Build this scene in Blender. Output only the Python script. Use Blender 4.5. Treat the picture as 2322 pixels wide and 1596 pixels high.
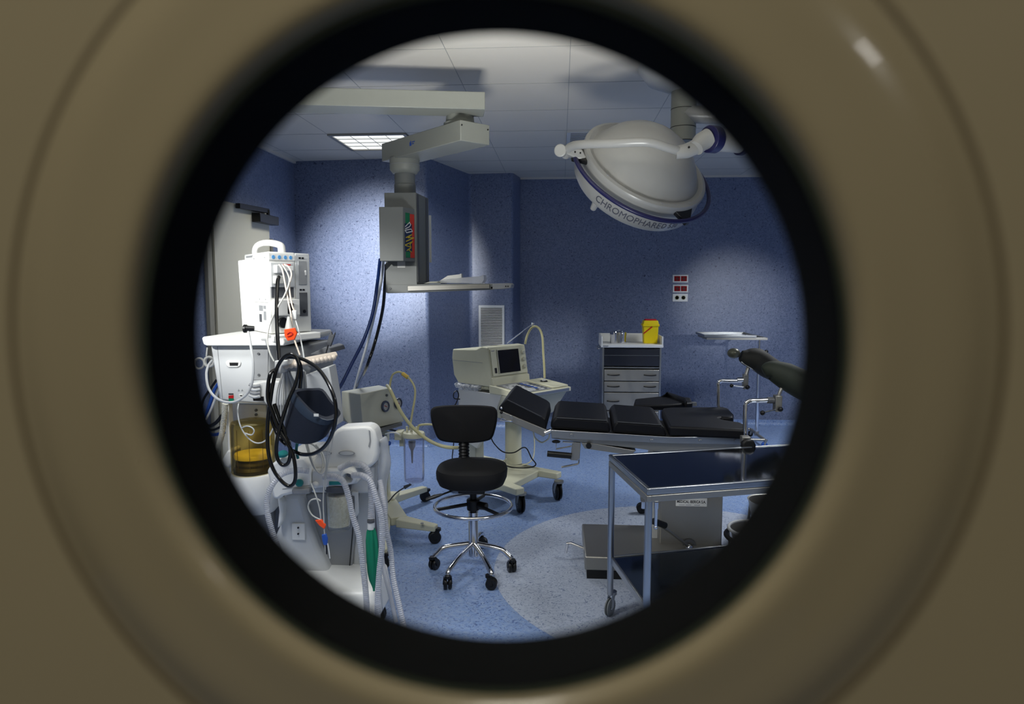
import bpy, math, random
from mathutils import Vector, Matrix
random.seed(7)
C = bpy.context.scene.collection
for o in list(bpy.data.objects): bpy.data.objects.remove(o)

# ------------------------------------------------------------ camera, light, exposure
FPX = 1560.0; CX = 1161.0; CY = 798.0
CAMZ = 1.505; CEIL = 2.633
TH = math.atan(153 / FPX); PS = math.atan(110 / FPX * math.cos(TH))
cam = bpy.data.cameras.new('camera'); camo = bpy.data.objects.new('camera', cam); C.objects.link(camo)
camo.location = (0, 0, CAMZ); camo.rotation_euler = (math.pi/2 - TH, 0, PS)
cam.sensor_width = 36; cam.lens = 36 * FPX / 2322; cam.clip_start = 0.02
cam.dof.use_dof = True; cam.dof.focus_distance = 4.0; cam.dof.aperture_fstop = 3.8
sc = bpy.context.scene; sc.camera = camo
sc.view_settings.view_transform = 'Standard'; sc.view_settings.look = 'None'
sc.view_settings.gamma = 1; sc.view_settings.use_curve_mapping = False; sc.view_settings.exposure = 0.0
w = bpy.data.worlds.new('world'); sc.world = w; w.use_nodes = True
w.node_tree.nodes['Background'].inputs[0].default_value = (0.5, 0.55, 0.7, 1)
w.node_tree.nodes['Background'].inputs[1].default_value = 0.0

def area(name, loc, target, size, power, color, sizey=None, spread=180):
    l = bpy.data.lights.new(name, 'AREA'); l.energy = power; l.color = color
    l.size = size; l.spread = math.radians(spread)
    if sizey: l.shape = 'RECTANGLE'; l.size_y = sizey
    o = bpy.data.objects.new(name, l); C.objects.link(o); o.location = loc
    o.rotation_euler = (Vector(target) - Vector(loc)).to_track_quat('-Z', 'Y').to_euler()
    return o
COOL = (0.965, 0.975, 1.0)
LIGHTS = [
 # recessed ceiling panels outside the frame: two over the near half of the room, one on the right
 ('ceiling_panel_light', (-1.3, 1.75, CEIL-.03), (-1.3, 1.75, 0), .58, 27, COOL, None, 150),
 ('ceiling_panel_light', (2.3, 5.2, CEIL-.03), (2.3, 5.2, 0), .58, 42, COOL, None, 140),
 ('ceiling_panel_light', (1.5, 1.8, CEIL-.03), (1.5, 1.8, 0), .58, 22, COOL, None, 130),
]
for a in LIGHTS: area(*a)
def spot(name, loc, target, power, deg, blend, color, rad):
    l = bpy.data.lights.new(name, 'SPOT'); l.energy = power; l.color = color
    l.spot_size = math.radians(deg); l.spot_blend = blend; l.shadow_soft_size = rad
    o = bpy.data.objects.new(name, l); C.objects.link(o); o.location = loc
    o.rotation_euler = (Vector(target) - Vector(loc)).to_track_quat('-Z', 'Y').to_euler()
# unseen spot added at the left for the bright patch on the chase
spot('unseen_spot_beam', (-1.9, .7, 2.25), (-1.68, 6.1, 1.68), 2300, 17, 1.0, (.95, .96, 1), .05)
spot('unseen_spot_beam', (-2.25, .7, 2.3), (-1.40, 2.95, 1.50), 430, 22, .9, (1, .99, .97), .07)  # added spot, out of view, brightens the monitor's left side
# added unseen area light aimed up: brightens the ceiling and supply arm undersides
area('added_uplight', (-.1, 1.1, .55), (-.25, 2.2, 2.4), .5, 24, (.98, .98, .97), None, 72)
# added unseen spot for the glow on the back wall behind the tray stand
spot('unseen_spot_beam', (2.7, 1.1, 1.75), (1.85, 7.2, 1.28), 300, 13, 1.0, (.93, .95, 1), .05)
# corridor light behind the viewer
area('corridor_ceiling_light', (-.3, -.7, CEIL-.05), (-.3, -.65, 0), .3, 10.5, (1, .95, .84), 1.2)
area('corridor_downlight', (1.4, -1.05, CEIL-.05), (1.4, -1.05, 0), .2, 2.2, (1, .97, .92))

# ------------------------------------------------------------ pixel -> world helpers
_F = Vector((-math.sin(PS)*math.cos(TH), math.cos(PS)*math.cos(TH), -math.sin(TH)))
_R = Vector((math.cos(PS), math.sin(PS), 0)); _U = _R.cross(_F)
CAM = Vector((0, 0, CAMZ))
def ray(px, py): return _F + _R*((px-CX)/FPX) + _U*((CY-py)/FPX)
def A(px, py, Y):
    d = ray(px, py); return CAM + d*(Y/d.y)
def Zp(px, py, z):
    d = ray(px, py); return CAM + d*((z-CAMZ)/d.z)
def FL(px, py): return Zp(px, py, 0)
def CE(px, py): return Zp(px, py, CEIL)
def Xp(px, py, X):
    d = ray(px, py); return CAM + d*(X/d.x)
def PL(px, py, p0, n):
    d = ray(px, py); return CAM + d*((p0-CAM).dot(n)/d.dot(n))
def px1(m, Y): return m*Y  # unused
def S(px, Y): return px*Y/FPX          # pixels -> metres at depth Y

# ------------------------------------------------------------ materials
def lin(r, g, b):
    f = lambda c: (c/255/12.92) if c/255 <= .04045 else ((c/255+.055)/1.055)**2.4
    return (f(r), f(g), f(b), 1)
MATS = {}
def mat(name, col, rough=.5, metal=0, var=.06, scale=30, trans=0, ior=1.45, alpha=1, emit=None, es=0, bump=0, coat=0, spec=.5):
    m = bpy.data.materials.new(name); m.use_nodes = True; nt = m.node_tree; b = nt.nodes['Principled BSDF']
    tc = nt.nodes.new('ShaderNodeTexCoord'); n = nt.nodes.new('ShaderNodeTexNoise'); n.inputs['Scale'].default_value = scale
    n.inputs['Detail'].default_value = 4
    nt.links.new(tc.outputs['Object'], n.inputs['Vector'])
    mx = nt.nodes.new('ShaderNodeMix'); mx.data_type = 'RGBA'
    mx.inputs[6].default_value = tuple(c*(1-var) for c in col[:3])+(1,); mx.inputs[7].default_value = tuple(min(1, c*(1+var)) for c in col[:3])+(1,)
    nt.links.new(n.outputs['Fac'], mx.inputs[0]); nt.links.new(mx.outputs[2], b.inputs['Base Color'])
    b.inputs['Roughness'].default_value = rough; b.inputs['Metallic'].default_value = metal
    b.inputs['IOR'].default_value = ior; b.inputs['Transmission Weight'].default_value = trans; b.inputs['Alpha'].default_value = alpha
    b.inputs['Coat Weight'].default_value = coat; b.inputs['Specular IOR Level'].default_value = spec
    if emit: b.inputs['Emission Color'].default_value = emit; b.inputs['Emission Strength'].default_value = es
    if bump:
        bp = nt.nodes.new('ShaderNodeBump'); bp.inputs['Strength'].default_value = bump; bp.inputs['Distance'].default_value = .002
        nt.links.new(n.outputs['Fac'], bp.inputs['Height']); nt.links.new(bp.outputs[0], b.inputs['Normal'])
    MATS[name] = m; return m
def speckle(name, base, dark, light, rough, sc_=55, amt=.5, mark=.36):
    """speckled sheet vinyl: mottled base with short dark and light flecks"""
    m = bpy.data.materials.new(name); m.use_nodes = True; nt = m.node_tree; b = nt.nodes['Principled BSDF']; N = nt.nodes.new; L = nt.links.new
    tc = N('ShaderNodeTexCoord')
    wn = N('ShaderNodeTexNoise'); wn.inputs['Scale'].default_value = 14; L(tc.outputs['Object'], wn.inputs['Vector'])
    wv = N('ShaderNodeVectorMath'); wv.operation = 'MULTIPLY_ADD'; wv.inputs[1].default_value = (.12, .12, .12)
    L(wn.outputs['Color'], wv.inputs[0]); L(tc.outputs['Object'], wv.inputs[2])
    n1 = N('ShaderNodeTexNoise'); n1.inputs['Scale'].default_value = sc_; n1.inputs['Detail'].default_value = 3; L(wv.outputs[0], n1.inputs['Vector'])
    r1 = N('ShaderNodeValToRGB'); r1.color_ramp.elements[0].position = mark-.06; r1.color_ramp.elements[1].position = mark+.02; L(n1.outputs['Fac'], r1.inputs[0])
    n2 = N('ShaderNodeTexNoise'); n2.inputs['Scale'].default_value = sc_*.55; n2.inputs['Detail'].default_value = 5; L(tc.outputs['Object'], n2.inputs['Vector'])
    r2 = N('ShaderNodeValToRGB'); r2.color_ramp.elements[0].position = .4; r2.color_ramp.elements[1].position = .66; L(n2.outputs['Fac'], r2.inputs[0])
    m1 = N('ShaderNodeMix'); m1.data_type = 'RGBA'; m1.inputs[6].default_value = base; m1.inputs[7].default_value = light; L(r2.outputs[0], m1.inputs[0])
    m2 = N('ShaderNodeMix'); m2.data_type = 'RGBA'; m2.inputs[6].default_value = dark; L(r1.outputs[0], m2.inputs[0]); L(m1.outputs[2], m2.inputs[7])
    L(m2.outputs[2], b.inputs['Base Color']); b.inputs['Roughness'].default_value = rough
    MATS[name] = m; return m

WALLM = speckle('wall_vinyl', lin(108, 120, 147), lin(54, 64, 96), lin(124, 134, 161), .38, 95, mark=.4)
FLOORM = speckle('floor_vinyl', lin(128, 154, 200), lin(80, 104, 156), lin(148, 168, 202), .33, 95, mark=.42)
CIRCM = speckle('floor_circle_vinyl', lin(174, 184, 202), lin(116, 130, 162), lin(188, 196, 212), .33, 95, mark=.42)
DOORM = mat('door_paint', lin(170, 158, 128), .33, var=.03, scale=8, spec=.5)
FLANGE = mat('flange_paint', lin(168, 156, 126), .2, var=.03, scale=10, coat=.5)
RUBBER = mat('black_rubber', lin(5, 6, 5), .9, spec=.1)
GLASSEDGE = mat('glass_edge', lin(60, 70, 56), .6, var=.1)
DOOR2M = mat('far_door_paint', lin(205, 199, 176), .45, var=.03)
FRAME2M = mat('door_frame_paint', lin(150, 146, 130), .5)
BLK = mat('black_plastic', lin(16, 16, 17), .4)
BLKV = mat('black_vinyl', lin(13, 14, 19), .5, bump=.12, scale=90, spec=.3)
BLKF = mat('black_fabric', lin(12, 12, 14), .8, bump=.2, scale=200)
STEEL = mat('brushed_steel', lin(176, 178, 180), .28, 1, var=.08, scale=12)
STEELD = mat('dull_steel', lin(160, 158, 152), .38, .82, var=.1, scale=6)
MIRROR = mat('polished_steel_top', lin(120, 128, 140), .09, 1, var=.04, scale=3)
CHROME = mat('chrome', lin(225, 225, 228), .1, 1, var=.02)
WHITE = mat('white_plastic', lin(232, 232, 228), .35, var=.03)
WHITE2 = mat('light_grey_plastic', lin(204, 206, 206), .4, var=.03)
GREY = mat('grey_plastic', lin(150, 152, 154), .45, var=.04)
GREYD = mat('dark_grey_plastic', lin(84, 86, 90), .45, var=.05)
PENDM = mat('pendant_paint', lin(142, 144, 136), .45, var=.03)
COLM = mat('shaded_column_paint', lin(116, 119, 117), .5, var=.03)  # pendant paint darkened so the column's missing front light is in the colour
LAMPW = mat('lamp_enamel', lin(150, 150, 147), .3, var=.02)
CREAM = mat('cream_plastic', lin(214, 212, 186), .42, var=.04)
CREAMG = mat('cream_grey_plastic', lin(186, 186, 170), .45, var=.04)
BEIGE = mat('beige_rack', lin(226, 212, 196), .45)
NAVY = mat('navy_plastic', lin(27, 27, 70), .35)
TEAL = mat('teal_plastic', lin(16, 120, 120), .35)
YEL = mat('yellow_plastic', lin(240, 214, 14), .4)
RED = mat('red_plastic', lin(190, 24, 24), .4)
REDD = mat('dark_red_plastic', lin(150, 12, 18), .6, spec=.15)
ORANGE = mat('orange_plastic', lin(255, 84, 30), .35)
DBLUE = mat('dark_blue_hose', lin(22, 48, 104), .35)
BLUE = mat('blue_plastic', lin(40, 84, 170), .4)
GREEN = mat('green_rubber', lin(14, 130, 96), .45, bump=.1, scale=14)
SCREEN = mat('screen_glass', lin(14, 10, 14), .25, coat=0, spec=.2)
CUFFM = mat('navy_nylon', lin(17, 24, 38), .6, bump=.25, scale=160)
CEILM = mat('ceiling_panel', lin(214, 208, 196), .5, var=.02, scale=3)
SEAM = mat('ceiling_seam', lin(158, 158, 154), .6)
PAPER = mat('paper', lin(220, 220, 216), .6)
LABELW = mat('label_white', lin(226, 226, 222), .5)
INK = mat('ink', lin(30, 32, 40), .6)
INKB = mat('blue_ink', lin(40, 80, 170), .6)
SKYB = mat('light_blue_print', lin(90, 160, 220), .6)
HOSEW = mat('clear_hose', lin(214, 216, 222), .22, trans=.35, alpha=.8, var=.04)
TUBEY = mat('silicone_tube', lin(214, 208, 160), .25, trans=.2, alpha=.9)
POLY = mat('plastic_film', lin(225, 228, 232), .2, trans=.4, alpha=.6, bump=.5, scale=50)
BLKH = mat('black_hose', lin(10, 10, 10), .16, coat=.4)
CABG = mat('grey_cable', lin(190, 190, 184), .4)
def clear(name, col, mixf, rough=.05, fres=.5):
    """thin clear plastic or glass: tinted transparent mixed with a faint gloss"""
    m = bpy.data.materials.new(name); m.use_nodes = True; nt = m.node_tree; N = nt.nodes.new; L = nt.links.new
    nt.nodes.remove(nt.nodes['Principled BSDF']); out = nt.nodes['Material Output']
    t = N('ShaderNodeBsdfTransparent'); n = N('ShaderNodeTexNoise'); n.inputs['Scale'].default_value = 9
    mx0 = N('ShaderNodeMix'); mx0.data_type = 'RGBA'; mx0.inputs[6].default_value = col; mx0.inputs[7].default_value = tuple(min(1, c*1.03) for c in col[:3])+(1,)
    L(n.outputs['Fac'], mx0.inputs[0]); L(mx0.outputs[2], t.inputs[0])
    g = N('ShaderNodeBsdfGlossy'); g.inputs['Roughness'].default_value = rough
    lw = N('ShaderNodeLayerWeight'); lw.inputs[0].default_value = fres*.3
    mu = N('ShaderNodeMath'); mu.operation = 'MULTIPLY_ADD'; mu.inputs[1].default_value = .5; mu.inputs[2].default_value = mixf; mu.use_clamp = True
    L(lw.outputs['Fresnel'], mu.inputs[0])
    mx = N('ShaderNodeMixShader'); L(mu.outputs[0], mx.inputs[0]); L(t.outputs[0], mx.inputs[1]); L(g.outputs[0], mx.inputs[2]); L(mx.outputs[0], out.inputs['Surface'])
    MATS[name] = m; return m
PANE = clear('window_glass', (.97, .985, .975, 1), .0, .02, .1)
AMBER = clear('amber_plastic', (.985, .895, .63, 1), .02)
JAR = clear('jar_plastic', (.955, .945, .965, 1), .04)
JARC = clear('clear_plastic', (.97, .975, .97, 1), .03)
def lampmat(name, col, s):
    m = bpy.data.materials.new(name); m.use_nodes = True; nt = m.node_tree; b = nt.nodes['Principled BSDF']; N = nt.nodes.new; L = nt.links.new
    tc = N('ShaderNodeTexCoord'); wv = N('ShaderNodeTexWave'); wv.inputs['Scale'].default_value = 2.2; wv.bands_direction = 'Y'; wv.inputs['Distortion'].default_value = .6
    L(tc.outputs['Object'], wv.inputs['Vector'])
    ma = N('ShaderNodeMath'); ma.operation = 'MULTIPLY_ADD'; ma.inputs[1].default_value = s*.45; ma.inputs[2].default_value = s*.6; L(wv.outputs['Fac'], ma.inputs[0])
    b.inputs['Base Color'].default_value = col; b.inputs['Emission Color'].default_value = col; L(ma.outputs[0], b.inputs['Emission Strength'])
    return m
LAMPON = lampmat('lit_diffuser', (1, .98, .9, 1), 1.0)

# ------------------------------------------------------------ mesh builder
class MB:
    def __init__(s): s.v = []; s.f = []
    def add(s, vs, fs):
        k = len(s.v); s.v += [Vector(v) for v in vs]; s.f += [tuple(i+k for i in f) for f in fs]; return s
    def prism(s, pts, vec):
        pts = [Vector(p) for p in pts]; vec = Vector(vec); n = len(pts)
        return s.add(pts + [p+vec for p in pts], [tuple(range(n))[::-1], tuple(range(n, 2*n))] + [(i, (i+1) % n, (i+1) % n+n, i+n) for i in range(n)])
    def loft(s, a, b):
        n = len(a)
        return s.add(list(a)+list(b), [tuple(range(n))[::-1], tuple(range(n, 2*n))] + [(i, (i+1) % n, (i+1) % n+n, i+n) for i in range(n)])
    def box(s, c, d, u=None):
        """box centre c, dims d, optional horizontal x-axis u"""
        c = Vector(c); u = Vector((1, 0, 0)) if u is None else Vector((u[0], u[1], 0)).normalized(); v = Vector((-u.y, u.x, 0)); z = Vector((0, 0, 1))
        P = [c+u*(a*d[0]/2)+v*(b*d[1]/2)+z*(-d[2]/2) for a, b in ((-1, -1), (1, -1), (1, 1), (-1, 1))]
        return s.prism(P, z*d[2])
    def mbox(s, p0, ax, ay, az):
        """box from a corner and three edge vectors"""
        p0, ax, ay, az = map(Vector, (p0, ax, ay, az)); return s.prism([p0, p0+ax, p0+ax+ay, p0+ay], az)
    def cyl(s, p0, p1, r, r2=None, seg=20):
        p0 = Vector(p0); p1 = Vector(p1); r2 = r if r2 is None else r2; d = (p1-p0).normalized()
        a = d.orthogonal().normalized(); b = d.cross(a)
        rg = lambda p, q: [p+a*(q*math.cos(t*2*math.pi/seg))+b*(q*math.sin(t*2*math.pi/seg)) for t in range(seg)]
        return s.loft(rg(p0, r), rg(p1, r2))
    def lathe(s, prof, o, axis=(0, 0, 1), seg=40, closed=False, a0=None):
        """prof: (radius, height) pairs"""
        o = Vector(o); d = Vector(axis).normalized(); a = Vector(a0).normalized() if a0 else d.orthogonal().normalized(); b = d.cross(a)
        vs = []; fs = []; n = len(prof)
        for t in range(seg):
            c, q = math.cos(t*2*math.pi/seg), math.sin(t*2*math.pi/seg)
            vs += [o+d*h+(a*c+b*q)*r for r, h in prof]
        for t in range(seg):
            t2 = (t+1) % seg
            for i in range(n if closed else n-1):
                j = (i+1) % n; fs.append((t*n+i, t2*n+i, t2*n+j, t*n+j))
        if not closed:
            if prof[0][0] > 1e-5: fs.append(tuple(t*n for t in range(seg))[::-1])
            if prof[-1][0] > 1e-5: fs.append(tuple(t*n+n-1 for t in range(seg)))
        return s.add(vs, fs)
    def tube(s, pts, r, seg=10, closed=False, flat=1.0, rings=None):
        pts = [Vector(p) for p in pts]; n = len(pts)
        if n < 2: return s
        tang = []
        for i in range(n):
            if closed: t = pts[(i+1) % n]-pts[i-1]
            else: t = pts[min(i+1, n-1)]-pts[max(i-1, 0)]
            tang.append(t.normalized() if t.length > 1e-9 else Vector((0, 0, 1)))
        a = tang[0].orthogonal().normalized(); vs = []
        for i in range(n):
            a = (a - tang[i]*a.dot(tang[i])).normalized(); b = tang[i].cross(a)
            rr = r(i/(n-1)) if callable(r) else r
            if rings and i % 2: rr *= rings
            vs += [pts[i]+a*(rr*math.cos(2*math.pi*k/seg))+b*(rr*flat*math.sin(2*math.pi*k/seg)) for k in range(seg)]
        fs = []
        for i in range(n if closed else n-1):
            j = (i+1) % n
            for k in range(seg):
                k2 = (k+1) % seg; fs.append((i*seg+k, i*seg+k2, j*seg+k2, j*seg+k))
        if not closed: fs += [tuple(range(seg))[::-1], tuple((n-1)*seg+k for k in range(seg))]
        return s.add(vs, fs)
    def ball(s, c, r, seg=16, rz=None):
        rz = rz or r
        return s.lathe([(r*math.sin(math.pi*i/10), -rz*math.cos(math.pi*i/10)) for i in range(11)], c, seg=seg)
    def build(s, name, m, parent=None, bevel=0, bseg=2, label=None, smooth=True, loc=None):
        me = bpy.data.meshes.new(name)
        if parent is not None:
            L = root_of(parent).location.copy()
        else:
            xs = [v.x for v in s.v]; ys = [v.y for v in s.v]; zs = [v.z for v in s.v]
            L = Vector(loc) if loc is not None else Vector(((min(xs)+max(xs))/2, (min(ys)+max(ys))/2, min(zs)))
        me.from_pydata([tuple(v-L) for v in s.v], [], s.f); me.update(); me.materials.append(m)
        import bmesh as _b
        bm = _b.new(); bm.from_mesh(me); _b.ops.remove_doubles(bm, verts=bm.verts, dist=1e-6); _b.ops.recalc_face_normals(bm, faces=bm.faces); bm.to_mesh(me); bm.free()
        if smooth:
            for p in me.polygons: p.use_smooth = True
            me.set_sharp_from_angle(angle=math.radians(38))
        o = bpy.data.objects.new(name, me); C.objects.link(o)
        if parent is not None: o.parent = parent
        else: o.location = L
        if bevel:
            b = o.modifiers.new('b', 'BEVEL'); b.width = bevel; b.segments = bseg; b.limit_method = 'ANGLE'; b.angle_limit = math.radians(38); b.harden_normals = False
        if label: o['label'] = label
        return o
def root_of(o):
    while o.parent: o = o.parent
    return o
def thing(name, label, cat, loc, group=None):
    o = bpy.data.objects.new(name, None); o.empty_display_size = .1; C.objects.link(o); o.location = loc
    o['label'] = label; o['category'] = cat
    if group: o['group'] = group
    return o
def tag(o, label, cat, group=None):
    o['label'] = label; o['category'] = cat
    if group: o['group'] = group
    return o
def st(o): o['kind'] = 'structure'; return o
def spl(pts, n=8, closed=False):
    """Catmull-Rom curve through points"""
    P = [Vector(p) for p in pts]; out = []; m = len(P)
    for i in range(m if closed else m-1):
        g = (lambda k: P[k % m]) if closed else (lambda k: P[max(0, min(m-1, k))])
        p0, p1, p2, p3 = g(i-1), g(i), g(i+1), g(i+2)
        for k in range(n):
            t = k/n
            out.append(.5*((2*p1)+(p2-p0)*t+(2*p0-5*p1+4*p2-p3)*t*t+(3*p1-p0-3*p2+p3)*t**3))
    if not closed: out.append(P[-1])
    return out
def curve(pts, n=8): return spl([A(*p) for p in pts], n)
def slab(poly, Y, d, mb=None):
    """outline read at distance Y, given real depth d"""
    mb = mb or MB(); return mb.prism([A(x, y, Y) for x, y in poly], (0, d, 0))
def text_mesh(s, size, name, m, parent, mapf, extrude=.0004, bold=0):
    cu = bpy.data.curves.new('t', 'FONT'); cu.body = s; cu.size = size; cu.align_x = 'CENTER'; cu.align_y = 'CENTER'; cu.extrude = extrude; cu.offset = bold; cu.resolution_u = 3
    o = bpy.data.objects.new('t', cu); C.objects.link(o)
    me = bpy.data.meshes.new_from_object(o.evaluated_get(bpy.context.evaluated_depsgraph_get()))
    bpy.data.objects.remove(o)
    L = root_of(parent).location
    for v in me.vertices: v.co = mapf(v.co.x, v.co.y, v.co.z) - L
    me.materials.clear(); me.materials.append(m)
    ob = bpy.data.objects.new(name, me); C.objects.link(ob); ob.parent = parent; return ob
def caster(parent, c, r=.035, wd=.03, u=(1, 0), top=None, m=None, fork=None, name='caster'):
    """swivel castor touching the floor at c; u = rolling direction"""
    c = Vector(c); u = Vector((u[0], u[1], 0)).normalized(); v = Vector((-u.y, u.x, 0)); mb = MB()
    for sgn in (-1, 1):
        a = c+Vector((0, 0, r))+v*(sgn*wd*.28); mb.lathe([(r*.35, -wd*.2), (r*.9, -wd*.2), (r, -wd*.1), (r, wd*.1), (r*.9, wd*.2), (r*.35, wd*.2)], a, v, 22, closed=True)
    k = mb.build(name, m or BLK, parent)
    f = MB(); hub = c+Vector((0, 0, r)); f.cyl(hub-v*wd*.5, hub+v*wd*.5, r*.3, seg=12)
    t = c+u*(r*.5)+Vector((0, 0, top if top else r*2.15))
    for sgn in (-1, 1):
        f.prism([hub+v*sgn*wd*.5-u*r*.3, hub+v*sgn*wd*.5+u*r*.25-Vector((0, 0, r*.1)), t+v*sgn*wd*.4+u*r*.3, t+v*sgn*wd*.4-u*r*.5], v*(sgn*.003))
    f.cyl(t-Vector((0, 0, .006)), t+Vector((0, 0, .008)), r*.55, seg=16)
    f.build('fork', fork or BLK, k)
    return k
# ============================================================ ROOM
XL = -2.46; XR = 3.3; YB = A(1330, 403, 7.27).y
YB = CE(1330, 402).y
pil = [CE(652, 366), CE(966, 357), CE(1064, 394.5), CE(1163, 392), CE(1180, 403)]
YP = (pil[0].y+pil[1].y)/2
def wall(name, pts, z0=0, z1=CEIL+.02, th=.1, side=1, m=None):
    """vertical wall along plan points, thickness away from the room"""
    mb = MB()
    for (a, b) in zip(pts[:-1], pts[1:]):
        a = Vector((a[0], a[1], z0)); b = Vector((b[0], b[1], z0)); n = Vector((-(b-a).y, (b-a).x, 0)).normalized()*th*side
        mb.prism([a, b, b+n, a+n], (0, 0, z1-z0))
    return st(mb.build(name, m or WALLM, smooth=False))
Y0W = .30      # room side face of the front wall
P0 = Vector((XL, pil[0].y, 0))
wall('wall_left', [(XL, Y0W), (XL, P0.y+.1)])
# chase in the back left corner: three faces with rounded vinyl corners
def rounded(pts, r=.05, n=5):
    out = [pts[0]]
    for i in range(1, len(pts)-1):
        p, a, b = pts[i], pts[i-1], pts[i+1]
        d1 = (a-p).normalized()*r; d2 = (b-p).normalized()*r
        for k in range(n+1):
            t = k/n; out.append((p+d1)*(1-t)**2+p*(2*t*(1-t))+(p+d2)*t*t)
    out.append(pts[-1]); return out
V2 = lambda p: Vector((p[0], p[1], 0))
ch = rounded([P0, V2(pil[1]), V2(pil[2]), V2(pil[3]), V2(pil[4])], .035)
mb = MB()
back_l = [Vector((XL, YB+.1, 0)), Vector((pil[4].x, YB+.1, 0))]
poly = ch+[Vector((pil[4].x, YB+.1, 0)), Vector((XL, YB+.1, 0))]
mb.prism(poly, (0, 0, CEIL+.02)); o = mb.build('wall_chase', WALLM); st(o)
wall('wall_back', [(XR, YB), (pil[4].x-.0, YB)], side=-1)
wall('wall_right', [(XR, Y0W), (XR, YB+.1)], side=-1)
# floor and ceiling (room and the corridor the viewer stands in)
mb = MB(); mb.box(((XL+XR)/2, (YB+.2-2.2)/2, -.05), (XR-XL+.3, YB+.2+2.2, .1)); st(mb.build('floor', FLOORM, smooth=False))
cc = (FL(1128, 1255), FL(1240, 1160), FL(1425, 1149))
def circ3(a, b, c):
    ax, ay, bx, by, cx, cy = a.x, a.y, b.x, b.y, c.x, c.y
    d = 2*(ax*(by-cy)+bx*(cy-ay)+cx*(ay-by))
    ux = ((ax*ax+ay*ay)*(by-cy)+(bx*bx+by*by)*(cy-ay)+(cx*cx+cy*cy)*(ay-by))/d
    uy = ((ax*ax+ay*ay)*(cx-bx)+(bx*bx+by*by)*(ax-cx)+(cx*cx+cy*cy)*(bx-ax))/d
    return Vector((ux, uy, 0)), math.hypot(ax-ux, ay-uy)
# inlaid lighter disc under the table, fitted through three points of its edge
CCEN, CR = circ3(FL(1128, 1262), FL(1425, 1149), FL(1240, 1436))
print('circle', CCEN, CR)
mb = MB(); mb.lathe([(CR, .0), (CR, .0015), (0, .0015)], CCEN, seg=96); st(mb.build('floor_inlay', CIRCM, smooth=False))
mb = MB(); mb.box(((XL+XR)/2, (YB+.2-2.2)/2, CEIL+.05), (XR-XL+.3, YB+.2+2.2, .1)); st(mb.build('ceiling', CEILM, smooth=False))
# coved skirting
def cove(pts, name, side):
    mb = MB()
    for a, b in zip(pts[:-1], pts[1:]):
        a = Vector((a[0], a[1], 0)); b = Vector((b[0], b[1], 0)); n = Vector((-(b-a).y, (b-a).x, 0)).normalized()*side
        r = .035; e = .003; prof = [(-.004, -.002), (r+e, .001)]+[(e+r-r*math.sin(t*math.pi/8), .001+r-r*math.cos(t*math.pi/8)) for t in range(1, 5)]+[(e, .06), (-.004, .06)]
        mb.loft([a+n*x+Vector((0, 0, z)) for x, z in prof], [b+n*x+Vector((0, 0, z)) for x, z in prof])
    return st(mb.build(name, FLOORM))
cove([(XL, Y0W), (XL, 4.8)], 'baseboard_left', -1)
cove([(p.x, p.y) for p in ch], 'baseboard_chase', -1)
cove([(pil[4].x, YB), (XR, YB)], 'baseboard_back', -1)
cove([(XR, Y0W), (XR, YB)], 'baseboard_right', 1)
# ceiling tile joints: 0.6 m grid
jx0 = CE(1285.5, 295).x; jy0 = CE(1285.5, 295).y
mb = MB(); g = .0035
for i in range(-6, 7):
    x = jx0+.6*i
    if i in (-1,): pass
    if XL < x < XR: mb.box((x, (YB+Y0W)/2, CEIL-.0004), (g, YB-Y0W, .0014))
for j in range(-12, 8):
    y = jy0+.6*j
    if Y0W < y < YB: mb.box(((XL+XR)/2, y, CEIL-.0008), (XR-XL, g*.9, .0014))
st(mb.build('trim_ceiling_grid', SEAM, smooth=False))
mb = MB()
mb.box((XL+.012, (Y0W+P0.y)/2, CEIL-.01), (.024, P0.y-Y0W, .02)); mb.box(((pil[4].x+XR)/2, YB-.012, CEIL-.008), (XR-pil[4].x, .024, .016))
mb.box((XR-.012, (Y0W+YB)/2, CEIL-.01), (.024, YB-Y0W, .02)); st(mb.build('trim_ceiling_edge', CEILM, smooth=False))

# ---- front wall with the porthole door, right in front of the viewer
DN = .235            # viewer side face of the porthole rim
PCX, PCZ = A(1113, 793, .28).x, A(1113, 793, .28).z
RI = S(699, .28)
def ringplate(name, m, r, x0, x1, z0, z1, ya, yb, parent=None, bevel=0):
    """rectangular slab with a round hole of radius r around the porthole centre"""
    n = 96; inner = []; outer = []
    for k in range(n):
        t = 2*math.pi*k/n; c, s_ = math.cos(t), math.sin(t); inner.append((PCX+r*c, PCZ+r*s_))
        sx = ((x1 if c > 0 else x0)-PCX)/c if abs(c) > 1e-9 else 1e9; sz = ((z1 if s_ > 0 else z0)-PCZ)/s_ if abs(s_) > 1e-9 else 1e9
        q = min(sx, sz); outer.append((PCX+q*c, PCZ+q*s_))
    vs = []
    for (x, z) in inner: vs += [(x, ya, z), (x, yb, z)]
    for (x, z) in outer: vs += [(x, ya, z), (x, yb, z)]
    fs = []
    for k in range(n):
        j = (k+1) % n; i0, i1, j0, j1 = 2*k, 2*k+1, 2*j, 2*j+1; o0, o1, p0, p1 = 2*n+2*k, 2*n+2*k+1, 2*n+2*j, 2*n+2*j+1
        fs += [(i0, j0, p0, o0), (i1, o1, p1, j1), (i0, i1, j1, j0), (o0, p0, p1, o1)]
    mb = MB(); mb.add(vs, fs); return mb.build(name, m, parent, smooth=False, loc=((x0+x1)/2, ya, z0))
DX0, DX1, DZ1 = PCX-.62, PCX+.36, 2.1
d1 = st(ringplate('door_1', DOORM, S(900, .25), DX0, DX1, .008, DZ1, .252, .292))
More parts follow.
